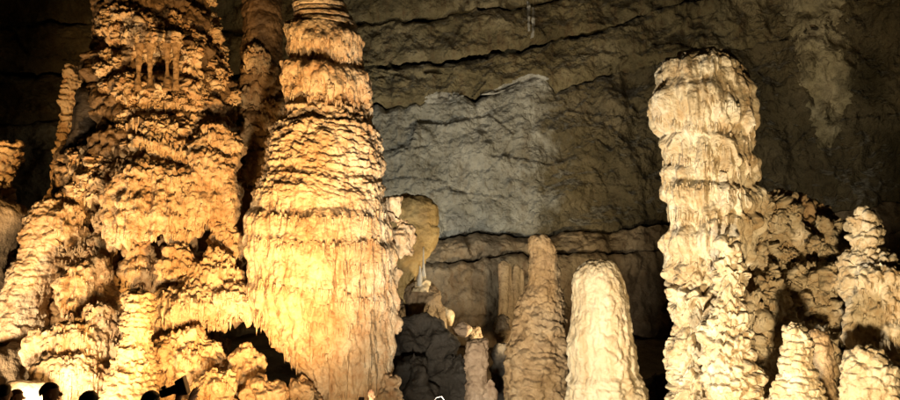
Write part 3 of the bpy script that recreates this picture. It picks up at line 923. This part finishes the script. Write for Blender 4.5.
F2, T = stal('stalagmite', 'tall tan stalagmite with a narrow head and ragged shoulders beside the cream one', 'stalagmite',
             [(233.5, 538, 543), (234.5, 533, 547.5), (238, 529, 551), (245, 527, 554.5), (258, 527, 558), (275, 527.5, 561), (292, 524, 563), (302, 519, 564), (318, 514, 565), (335, 509, 566), (355, 505, 567), (380, 504, 568), (400, 505, 569), (450, 500, 574)],
             16.4, (260, 420), M_tan, disp_s2, 21, [(300, 'head'), (350, 'shoulder'), (999, 'foot')])
lobe('side_buttress', (504, 526, 326, 400), 16.5, M_tan, T, 131, (100, 90), fringe=.03, pop=.02, low=.06, flu=.02)


def disp_s3(P, py):
    lo = sstep(285, 345, py)
    t1, z1 = tiers(P, .3, .05, 1., 1., .6, 4, 7, SHING, .03)
    base = sstep(372, 384, py + 6 * noise(P[0] * 2, P[1] * 2, P[2] * .5, 9))
    side = sstep(-.3, .6, P[3])
    lo = np.clip(lo * (.45 + .7 * side) + .35 * side * sstep(262, 300, py), 0, 1.1)
    return .09 * fbm(P, .9, 4, .5, 1) + .03 * fbm(P, 5, 4, .6, 2, .5) + spines(P, 10, .045, 13, .6) + lo * (t1 * .3 + plates(P, .3, .05, 3.5, 17, .5, .7, 5) + spines(P, 8, .08, 3, .3) + flutes(P, 5, .02, 4, .15)) + base * (.02 + plates(P, .2, .08, 3.5, 6, .7, .7, 6))


stal('stalagmite', 'smooth round-topped cream stalagmite, brightest of the middle group', 'stalagmite',
     [(256.5, 596, 600), (257.5, 590, 607), (260, 583.5, 613), (265.5, 577, 619), (275, 572, 623.5), (288, 569.5, 627), (305, 568, 629), (325, 566, 632), (345, 566, 634), (365, 566, 636), (378, 567, 637), (400, 566, 641), (450, 558, 652)],
     14.4, (340, 420), M_cream, disp_s3, 22, [(292, 'domed_tip'), (374, 'shaft'), (999, 'lumpy_foot')])


def disp_s1(P, py):
    t1, z1 = tiers(P, .2, .04, 1., 1.5, .5, 5, 7)
    return .05 * fbm(P, 1.6, 4, .5, 1) + t1 * .3 + plates(P, .16, .06, 3.5, 17, .8, .6, 5) + spines(P, 9, .04, 3, .8) + .03 * fbm(P, 6, 3, .6, 5)


F, T = stal('stalagmite', 'slender gray pink broken-topped stalagmite among dark boulders', 'stalagmite',
            [(338, 476, 481), (340, 469, 487), (346, 466, 488), (360, 465.5, 488), (380, 465.5, 488), (400, 464, 489), (450, 460, 494)], 16.0, (170, 220), M_pink, disp_s1, 23, [(380, 'shaft'), (999, 'foot')])
lobe('side_knob', (484, 496, 379, 404), 15.9, M_pink, T, 141, (60, 50), fringe=.04, pop=.03, low=.05)

# ------------------------------------------------------------------ the right-hand column
def disp_right(P, py):
    pl = sstep(250, 285, py + 14 * noise(P[0] * 1.4, P[1] * 1.4, P[2] * .5, 77))
    cap = 1 - sstep(78, 96, py)
    d = .13 * fbm(P, 1.0, 4, .55, 1) + .04 * fbm(P, 5, 4, .6, 2, .4)
    d = d + (1 - pl) * (flutes(P, 3.4, .07, 3, .12) * (1 - .6 * cap) + spines(P, 5., .22, 4, .2) * (1 - .5 * cap) + spines(P, 9, .10, 14, .3) + flutes(P, 9, .03, 5, .1))
    for (a, b, am, s, tl) in ((54, 68, .03, 1, 3), (88, 126, .09, 2, -5), (139, 163, .15, 3, 5), (163, 186, .11, 4, -4), (184, 216, .15, 5, 4), (222, 262, .15, 6, -9)):
        gate = sstep(-.25, .2, noise(P[0] * 1.1, P[1] * 1.1, P[2] * .4, s + 80) + .12)
        d = d + band(P, py, a, b, am, s + 60, 18, 4.5, tl, 9) * gate
    big = plates(P, .42, .34, 1.7, 10, .6, .9, 5)
    fine = plates(P, .16, .13, 3.6, 12, .7, .8, 7)
    zone = sstep(-.2, .2, noise(P[0] * .9, P[1] * .9, P[2] * .9, 71))
    d = d + pl * (big + fine * (.35 + .65 * zone) + spines(P, 9, .06, 11, .8) + flutes(P, 7, .04, 15, .3) * (1 - zone))
    return d * (1 - .55 * (1 - sstep(44, 70, py)))


FR, TR = stal('limestone_column', 'thick round-headed pale column with fluted top and flaring plates below', 'column',
              [(38, 700, 707), (39.5, 690, 718), (43, 678, 730), (49, 667, 740), (60, 658, 748), (78, 653.5, 754), (100, 653, 755), (120, 653, 757), (134, 658, 757), (148, 664, 753), (165, 666, 752), (185, 666, 754), (205, 664, 754), (222, 664, 752),
               (245, 664, 750), (262, 669, 748), (280, 668, 746), (300, 664, 744), (325, 666, 742), (350, 662, 742), (375, 667, 744), (400, 669, 748), (460, 660, 760)],
              13.0, (480, 700), M_right, disp_right, 24, [(88, 'domed_cap'), (138, 'fluted_collar'), (214, 'fluted_shaft'), (264, 'waist'), (330, 'plated_shaft'), (999, 'plated_foot')], depth=.9, q=1.3)

for hem in ([(656, 120), (690, 126), (722, 128), (752, 140)], [(664, 160), (700, 164), (750, 172)], [(666, 184), (705, 188), (752, 196)], [(664, 212), (700, 218), (750, 222)], [(668, 256), (700, 262), (745, 252)], [(690, 146), (730, 150)], [(710, 100), (745, 110)]):
    fringe(FR, hem, M_right, TR, 2.6, (.05, .2), .02, int(hem[0][1]), 4)

stal('stalagmite', 'plated golden stalagmite growing against the front of the thick round-headed column', 'stalagmite',
     [(240, 724, 732), (242, 718, 738), (250, 716, 741), (264, 716, 742), (274, 715, 746), (295, 718, 745), (310, 716, 748), (322, 706, 752), (340, 700, 754), (365, 700, 756), (390, 704, 764), (420, 700, 770), (460, 690, 780)],
     11.9, (240, 420), M_right, disp_leaf(.17, .12, .8, 4.5, .06, 61), 25, [(276, 'tip'), (322, 'shaft'), (999, 'plated_foot')])

# flowstone bank behind, between the two right-hand columns
def disp_bank(P, py):
    return .2 * fbm(P, .9, 4, .5, 1) + popcorn(P, 1.6, .16, 2) + plates(P, .3, .16, 2.2, 6, .7, .7, 5) + spines(P, 9, .05, 3, .6)


FK = Form([(190, 760, 775), (196, 752, 800), (215, 744, 838), (240, 738, 856), (280, 735, 862), (330, 732, 866), (400, 730, 872), (460, 720, 880)], 14.9, 260, 260, .5, disp_bank, 26, .6)
TK = thing('flowstone_bank', FK, 'brown flowstone bank of drooping lobes between the round-headed column and the knob-topped one', 'flowstone')
FK.single('backing_rock', M_tan, TK)
for nm, bx, Y, s, kw in [('drooping_lobe', (756, 808, 190, 250), 14.1, 151, dict(fringe=.12, pop=.06)), ('drooping_lobe', (808, 852, 216, 262), 14.2, 152, dict(fringe=.12, pop=.06)),
                         ('coral_lobe', (788, 838, 261, 326), 13.5, 153, dict(fringe=.14, pop=.07)), ('coral_lobe', (750, 788, 276, 336), 13.2, 154, dict(fringe=.12, pop=.07)),
                         ('coral_lobe', (736, 768, 224, 262), 13.9, 155, dict(fringe=.08, pop=.07)), ('coral_lobe', (752, 796, 330, 400), 12.9, 156, dict(fringe=.1, pop=.07)),
                         ('coral_lobe', (812, 850, 300, 350), 13.6, 157, dict(fringe=.1, pop=.06)), ('drooping_lobe', (826, 858, 250, 302), 13.7, 158, dict(fringe=.1, pop=.06)),
                         ('coral_lobe', (760, 802, 238, 292), 14.1, 159, dict(fringe=.12, pop=.07)), ('coral_lobe', (806, 846, 336, 400), 12.4, 160, dict(fringe=.1, pop=.06)), ('coral_lobe', (740, 772, 290, 345), 12.9, 162, dict(fringe=.1, pop=.07))]:
    lobe(nm, bx, Y, M_right, TK, s, (160, 110), depth=.7, plate=2.6, **kw)

KNR = []
for me in KN[:6]:
    m2 = me.copy(); m2.name = 'coral_head'; m2.materials.clear(); m2.materials.append(M_right); KNR.append(m2)
random.seed(11)
for x0, x1, y0, y1, cnt, w in ((758, 806, 196, 240, 8, 22), (810, 850, 220, 256, 6, 20), (792, 836, 266, 318, 9, 22), (752, 786, 280, 330, 7, 20), (742, 770, 228, 262, 5, 18), (812, 846, 300, 345, 6, 20), (750, 800, 336, 396, 8, 22), (766, 800, 244, 286, 5, 16)):
    for i in range(cnt):
        px, py = random.uniform(x0, x1), random.uniform(y0, y1)
        p, nn = FK.surface(px, py)
        o = link('coral_head', random.choice(KNR), None, None)
        o.parent = TK; o.matrix_parent_inverse = TK.matrix_basis.inverted()
        Yk = 13.75 if py < 262 else 13.2 if py < 330 else 12.75
        o.location = at(px, py, Yk + random.uniform(-.15, .15))
        k = w * Yk / FPX * random.uniform(.7, 1.2)
        o.rotation_euler = (random.uniform(-.4, .3), random.uniform(-.4, .4), random.uniform(-3.1, 3.1))
        o.scale = (k * random.uniform(.9, 1.3), k, k * random.uniform(.7, 1.1))

F, T = stal('limestone_column', 'broad pale column with a small knob-like head at the edge of the scene', 'column',
     [(208, 861, 868), (210, 856, 873), (217, 851, 877), (228, 848, 883), (240, 849, 884), (246, 853, 880), (251, 846, 890), (262, 838, 905), (280, 838, 915), (292, 843, 918), (305, 848, 920), (330, 846, 924), (345, 842, 926), (400, 840, 930), (460, 835, 940)],
     12.5, (300, 480), M_right, disp_leaf(.2, .10, .6, 4, .05, 71), 27, [(248, 'knob_head'), (296, 'ragged_collar'), (999, 'broad_shaft')])
lobe('lower_drapery', (845, 915, 262, 345), 11.9, M_right, T, 161, (160, 110), fringe=.12, pop=.06)

stal('stalagmite', 'ridged pale stalagmite with a blunt tip standing before the brown flowstone bank', 'stalagmite',
     [(320, 791, 797), (322, 785, 803), (330, 782, 808), (345, 780, 812), (360, 778, 815), (375, 778, 820), (390, 774, 826), (410, 766, 832), (450, 755, 840)],
     11.2, (220, 280), M_right, disp_leaf(.10, .05, .3, 4, .03, 81), 28, [(345, 'tip'), (385, 'shaft'), (999, 'foot')])
F = Form([(328, 814, 820), (331, 810, 827), (340, 808, 832), (360, 808, 834), (400, 806, 836), (450, 800, 840)], 12.2, 120, 140, .9, disp_leaf(.2, .03, .3, 4, .02, 91), 29)
tag(F.single('stalagmite', M_tan), 'small smooth brown stub behind the ridged blunt-tipped stalagmite', 'stalagmite')
F = Form(lobe_rows(836, 906, 344, 440, .25, .8), 10.9, 240, 170, .85, disp_leaf(.14, .05, .4, 4, .04, 95, .5), 31)
tag(F.single('flowstone_hump', M_right), 'bulging ridged pale hump at the foot of the broad knob-headed column', 'flowstone')

# ------------------------------------------------------------------ crusts and streaks on the bedded wall
def wall_y(px):
    i = int(np.argmin(np.abs(pxs - px) + 100 * (C[:, 1] < 10)))
    return C[i, 1]


def bake_bvh():
    from mathutils.bvhtree import BVHTree
    V, Fc, off = [], [], 0
    for o in cave_wall.children:
        me = o.data
        co = np.empty(len(me.vertices) * 3, np.float32); me.vertices.foreach_get('co', co)
        V.append(co.reshape(-1, 3)); ix = np.empty(len(me.loops), np.int32); me.loops.foreach_get('vertex_index', ix)
        Fc.append(ix.reshape(-1, 4) + off); off += len(me.vertices)
    return BVHTree.FromPolygons(np.concatenate(V).tolist(), np.concatenate(Fc).tolist())


BV = bake_bvh()
EYEV = Vector((0, 0, EYE))


def wall_hit(px, py):
    d = (at(px, py, 20) - EYEV).normalized()
    h = BV.ray_cast(EYEV, d, 60)
    return (h[0], h[1]) if h[0] else (at(px, py, 28), Vector((0, -1, 0)))


def crust(name, poly, m, nx, ny, proud=.10, seed=0):
    """a crust lying on the wall: rows of (py, xl, xr), swelling in the middle, edges sunk in"""
    V = []
    pys = [p[0] for p in poly]
    for i, py in enumerate(np.linspace(pys[0], pys[-1], ny)):
        xl = np.interp(py, pys, [p[1] for p in poly]) ; xr = np.interp(py, pys, [p[2] for p in poly])
        for j in range(nx):
            a = j / (nx - 1)
            jx = (7 * float(noise(np.float32([py * .07]), np.float32([seed + a]), np.float32([.5]), 3)[0]) + 5 * float(noise(np.float32([py * .35]), np.float32([seed + a]), np.float32([.5]), 4)[0])) * (1 if xr - xl > 20 else .12)
            p, _ = wall_hit(xl + (xr - xl) * a + jx, py)
            e = min(1, min(a, 1 - a) * 5, min(i, ny - 1 - i) / (ny * .12))
            V.append(p + (EYEV - p).normalized() * (proud * (e - .6)))
    V = np.array([list(v) for v in V], np.float32)
    q = [V[:, 0] * 1., V[:, 1] * 1., V[:, 2] * 1.]
    V[:, 1] -= proud * (1.2 * fbm(q, 1.6, 3, .5, seed) + popcorn(q, 2.2, .6, seed))
    return link(name, mesh_np(name, V, grid_faces(ny, nx)), m, cave_wall)


crust('pale_crust', [(-30, 770, 850), (0, 776, 846), (20, 780, 844), (40, 788, 856), (70, 794, 862), (90, 800, 858), (115, 806, 848), (135, 812, 836), (152, 818, 828)], M_crust, 46, 80, .16, 3)
crust('white_streak', [(2, 527, 530), (14, 526.5, 530), (24, 527, 530.5), (34, 528, 530)], M_dullwhite, 6, 24, .08, 4)
crust('white_streak', [(8, 532, 534.5), (20, 531.5, 535), (32, 531.5, 535.5), (41, 528, 535)], M_dullwhite, 6, 24, .08, 5)
crust('white_crust', [(92, 438, 462), (96, 424, 466), (101, 422, 458), (104, 430, 446)], M_dullwhite, 40, 16, .05, 6)
crust('white_crust', [(74, 528, 538), (79, 518, 548), (85, 505, 545), (90, 490, 520), (95, 478, 500)], M_dullwhite, 50, 24, .05, 7)

# ------------------------------------------------------------------ tourists on the lower path
M_skin = plain('skin', (.45, .27, .18), .5)
M_hairb = plain('black_hair', (.012, .010, .009), .5, 0, .4)
M_hairn = plain('brown_hair', (.09, .045, .02), .5, 0, .4)
M_dark = plain('dark_cloth', (.02, .02, .024), .85, 0, .3)
M_navy = plain('navy_cloth', (.02, .03, .07), .85, 0, .3)
M_blackp = plain('black_plastic', (.012, .012, .013), .4, 0, .2)
M_blue = plain('blue_case', (.015, .03, .14), .4)
M_steel = plain('brushed_steel', (.22, .21, .2), .55, .6)
M_lamp = plain('lamp_housing', (.03, .03, .03), .5, .3)


def skin_body(name, verts, edges, radii, mats, zneck, parent):
    me = bpy.data.meshes.new(name)
    me.from_pydata(verts, edges, [])
    o = bpy.data.objects.new(name, me)
    COL.objects.link(o)
    sk = o.modifiers.new('skin', 'SKIN')
    sk.use_smooth_shade = True
    for i, d in enumerate(me.skin_vertices[0].data):
        d.radius = radii[i] if isinstance(radii[i], tuple) else (radii[i], radii[i])
        d.use_root = (i == 0)
    ss = o.modifiers.new('sub', 'SUBSURF'); ss.levels = 2; ss.render_levels = 2
    dg = bpy.context.evaluated_depsgraph_get()
    ev = bpy.data.meshes.new_from_object(o.evaluated_get(dg))
    bpy.data.objects.remove(o)
    for m in mats: ev.materials.append(m)
    hands = [Vector(v) for v in verts if False]
    for p in ev.polygons:
        p.use_smooth = True
        p.material_index = 1 if p.center.z > zneck else 0
    return link(name, ev, None, parent)


def person(px, py_top, Y, face, hair, cloth, label, hair_long=False, arms='down', height=1.70, headw=1.0):
    """face: heading in degrees, 0 looks away from the camera"""
    top = at(px, py_top, Y)
    z0 = gz(top.x, Y)
    H = top.z - z0
    k = H / 1.75
    root = empty('person', (top.x, Y, z0))
    root.rotation_euler = (0, 0, R(face))
    V = [(0, 0, .95), (0, .01, 1.12), (0, 0, 1.30), (0, -.01, 1.44), (0, .0, 1.50), (0, .025, 1.56), (0, .03, 1.625), (0, .02, 1.685), (0, .015, 1.725)]
    E = [(k, k + 1) for k in range(8)]
    Rr = [(.165, .12), (.15, .11), (.175, .12), (.11, .085), (.056, .06), (.068, .085), (.082, .10), (.080, .096), (.05, .06)]
    def chain(start, pts, rad):
        prev = start
        for p, r_ in zip(pts, rad):
            V.append(p); Rr.append(r_); E.append((prev, len(V) - 1)); prev = len(V) - 1
        return prev
    hands = {}
    for s in (-1, 1):
        chain(0, [(s * .10, 0, .86), (s * .105, .01, .50), (s * .105, -.02, .10), (s * .11, .13, .05)], [.095, .062, .045, .038])
        if arms == 'down':
            pts = [(s * .19, 0, 1.41), (s * .24, -.02, 1.13), (s * .25, .05, .88), (s * .25, .07, .81)]
        elif arms == 'camera':
            pts = [(s * .19, 0, 1.41), (s * .26 + .05, .10, 1.20), (s * .07 + .20, .26, 1.58), (s * .07 + .21, .29, 1.64)]
        else:  # phone: right arm up
            pts = [(s * .19, 0, 1.41), (s * .24, -.02, 1.13), (s * .25, .05, .88), (s * .25, .07, .81)] if s < 0 else [(s * .19, 0, 1.43), (.30, .10, 1.40), (.22, .22, 1.74), (.215, .23, 1.81)]
        h = chain(3, pts, [.062, .046, .030, .034])
        hands[s] = h
        c = Vector(pts[-1]); dirv = (Vector(pts[-1]) - Vector(pts[-2])).normalized()
        side = dirv.cross(Vector((0, 1, 0))).normalized()
        for f_i, (off, ln) in enumerate(((-.028, .055), (-.010, .07), (.010, .068), (.028, .05))):
            b_ = c + dirv * .045 + side * off
            m_ = b_ + dirv * ln * .6 + Vector((0, .012, 0))
            chain(h, [tuple(b_), tuple(m_), tuple(m_ + dirv * ln * .4 + Vector((0, .02, 0)))], [.011, .009, .0075])
        chain(h, [tuple(c - side * .032 * s + dirv * .012), tuple(c - side * .05 * s + dirv * .04)], [.012, .009])
    V = [(x * k, y * k, z * k) for x, y, z in V]
    Rr = [((r_[0] if isinstance(r_, tuple) else r_) * k, (r_[1] if isinstance(r_, tuple) else r_) * k) for r_ in Rr]
    body = skin_body('body', V, E, Rr, (cloth, M_skin), 1.475 * k, None)
    body.parent = root
    # hair: a cap over the skull, and face features
    nt_, nz_ = 26, 18
    th = np.linspace(0, 2 * math.pi, nt_, endpoint=False)[None]
    ph = np.linspace(.02, 1, nz_)[:, None]
    low = (1.12 + .85 * np.clip(-np.sin(th), 0, 1) * (1.25 if hair_long else 1)) * 1.0       # further down at the back
    a = ph * low
    rx, ry, rz = .092 * headw, .112, .112
    X = rx * np.sin(a) * np.cos(th); Yh = ry * np.sin(a) * np.sin(th); Zh = rz * np.cos(a)
    if hair_long:
        Zh = np.where(a > 1.5, rz * math.cos(1.5) - (a - 1.5) * .22, Zh)
        X = np.where(a > 1.5, rx * np.cos(th) * (1 - .1 * (a - 1.5)), X); Yh = np.where(a > 1.5, ry * np.sin(th), Yh)
    P = [X.astype(np.float32) + px, Yh.astype(np.float32), Zh.astype(np.float32)]
    w = 1 + .07 * fbm(P, 16, 3, .5, int(px))
    Vh = np.stack([X * w, Yh * w + .016, Zh * w + 1.638], -1).reshape(-1, 3) * k
    o = link('hair', mesh_np('hair', Vh, grid_faces(nz_, nt_, True)), hair); o.parent = root
    def blob(nm, c, r3, m):
        u = np.linspace(0, math.pi, 8)[:, None]; v = np.linspace(0, 2 * math.pi, 10, endpoint=False)[None]
        q = np.stack([r3[0] * np.sin(u) * np.cos(v) + c[0], r3[1] * np.sin(u) * np.sin(v) + c[1], r3[2] * np.cos(u) + 0 * v + c[2]], -1).reshape(-1, 3) * k
        b_ = link(nm, mesh_np(nm, q, grid_faces(8, 10, True)), m); b_.parent = root
    blob('nose', (0, .128, 1.605), (.014, .022, .024), M_skin)
    for s in (-1, 1):
        blob('ear', (s * .084 * headw, .015, 1.61), (.010, .02, .032), M_skin)
        blob('eye', (s * .032, .112, 1.635), (.013, .010, .009), M_white)
    blob('mouth', (0, .112, 1.565), (.026, .010, .007), plain('lip', (.35, .12, .1)))
    tag(root, label, 'person', 'tourists on the lower path')
    return root, k


person(4.5, 383.5, 9.9, 15, M_hairb, M_dark, 'black-haired tourist next to the brown-haired one, seen from behind')
person(15, 389, 10.6, -60, M_hairn, M_navy, 'tourist with brown hair lit by the lamp glare', True)
person(48.5, 382, 9.3, -62, M_hairb, M_dark, 'dark-haired tourist turned sideways before the glaring white floor patch', False, 'down', 1.7, .95)
person(89, 390.5, 8.0, 10, M_hairb, M_dark, 'tourist with short black hair below the lowest white drapery tier, seen from behind')
photographer, pk = person(150, 390.5, 8.3, -12, M_hairb, M_dark, 'black-haired tourist raising a large camera', False, 'camera')
person(352, 407, 9.0, 0, M_hairb, M_navy, 'tourist holding up a blue phone before the great ridged column', False, 'phone')


# ------------------------------------------------------------------ camera, phone, handrail, lamps
def box_mesh(name, size, taper=1.0, bev=.006):
    import bmesh
    bm = bmesh.new()
    bmesh.ops.create_cube(bm, size=1)
    for v in bm.verts:
        f = taper if v.co.x > 0 else 1.0
        v.co = Vector((v.co.x * size[0], v.co.y * size[1] * f, v.co.z * size[2] * f))
    bmesh.ops.bevel(bm, geom=bm.edges[:], offset=bev, segments=2, affect='EDGES')
    me = bpy.data.meshes.new(name); bm.to_mesh(me); bm.free()
    return me


def tube_mesh(name, pts, rad, seg=14):
    pts = [Vector(p) for p in pts]
    V, F = [], []
    for i, p in enumerate(pts):
        d = (pts[min(i + 1, len(pts) - 1)] - pts[max(i - 1, 0)]).normalized()
        a = d.orthogonal().normalized() if i == 0 else (a - d * a.dot(d)).normalized()
        b = d.cross(a)
        r_ = rad[i] if isinstance(rad, (list, tuple)) else rad
        for j in range(seg):
            t = 2 * math.pi * j / seg
            V.append(p + a * r_ * math.cos(t) + b * r_ * math.sin(t))
    n_ = len(pts)
    for i in range(n_ - 1):
        for j in range(seg):
            F.append((i * seg + j, i * seg + (j + 1) % seg, (i + 1) * seg + (j + 1) % seg, (i + 1) * seg + j))
    me = bpy.data.meshes.new(name)
    me.from_pydata(V, [], F + [tuple(range(seg))[::-1], tuple(range((n_ - 1) * seg, n_ * seg))])
    for p in me.polygons: p.use_smooth = len(p.vertices) == 4
    return me


c = at(168, 391.5, 8.55)
co = empty('camera', c)
co.name = 'photo_camera'
co.rotation_euler = (0, R(-17), R(8))
tag(co, 'black camera with a wide square lens hood held up by the photographing tourist', 'camera')
o = link('camera_body', box_mesh('camera_body', (.12, .09, .085)), M_blackp); o.parent = co; o.location = (-.02, 0, 0)
o = link('viewfinder', box_mesh('viewfinder', (.05, .05, .03)), M_blackp); o.parent = co; o.location = (-.03, 0, .055)
o = link('lens', tube_mesh('lens', [(.04, 0, 0), (.07, 0, 0), (.11, 0, 0)], [.045, .05, .05]), M_blackp); o.parent = co
o = link('lens_hood', box_mesh('lens_hood', (.10, .15, .15), 1.3), M_blackp); o.parent = co; o.location = (.15, 0, .01)

ph = at(361, 398.3, 9.25)
po = empty('phone', ph - Vector((0, 0, .06)))
po.rotation_euler = (0, R(6), R(35))
tag(po, 'smartphone in a dark blue case held up against the base of the great ridged column', 'phone')
o = link('case', box_mesh('case', (.075, .01, .15)), M_blue); o.parent = po
o = link('screen', box_mesh('screen', (.066, .004, .138), 1, .001), M_blackp); o.parent = po; o.location = (0, -.006, 0)

hr = empty('handrail', (at(438, 400, 9.0).x, 9.0, gz(-.1, 9.0)))
tag(hr, 'pale steel handrail bend poking up before the dark boulders', 'handrail')
a0 = at(432, 402.5, 9.0); b0 = at(436.5, 397.4, 9.0); c0 = at(441.5, 396.2, 9.02); d0 = at(443.8, 399, 9.05)
base = Vector(hr.location)
o = link('rail', tube_mesh('rail', [v - base for v in (at(400, 440, 8.2), at(425, 412, 8.8), a0, b0, c0, d0, Vector((d0.x + .01, 9.05, d0.z - .12)))], .006), M_steel); o.parent = hr
o = link('post', tube_mesh('post', [v - base for v in (Vector((d0.x + .01, 9.05, d0.z - .1)), Vector((d0.x + .01, 9.05, gz(d0.x, 9.05) - .02)))], .011), M_steel); o.parent = hr


def lamp(label, pos, aim, watts, colr, cone, blend):
    root = empty('floodlight', pos)
    tag(root, label, 'floodlight')
    d = (aim - pos).normalized()
    q = d.to_track_quat('-Z', 'Y').to_matrix().to_4x4()
    h = link('housing', tube_mesh('housing', [(0, 0, .16), (0, 0, .14), (0, 0, .02), (0, 0, -.02), (0, 0, -.021), (0, 0, .0)], [.03, .07, .085, .10, .088, .085], 18), M_lamp); h.parent = root
    h.matrix_local = q
    g = max(.12, pos.z - gz(pos.x, pos.y)) + .05
    s_ = link('stake', tube_mesh('stake', [(0, 0, -.10), (0, 0, -g)], .015, 8), M_lamp); s_.parent = root
    L = bpy.data.lights.new('lamp_light', 'SPOT')
    L.energy, L.color = watts, colr
    L.spot_size, L.spot_blend = R(cone), blend
    L.shadow_soft_size = .22
    lo = bpy.data.objects.new('lamp_light', L)
    COL.objects.link(lo); lo.parent = root
    lo.matrix_local = q @ Matrix.Translation((0, 0, -.10))


for a in LAMPS:
    lamp(*a)
tot = sum(len(m.polygons) * 2 for m in bpy.data.meshes)
print('TRIS', tot)
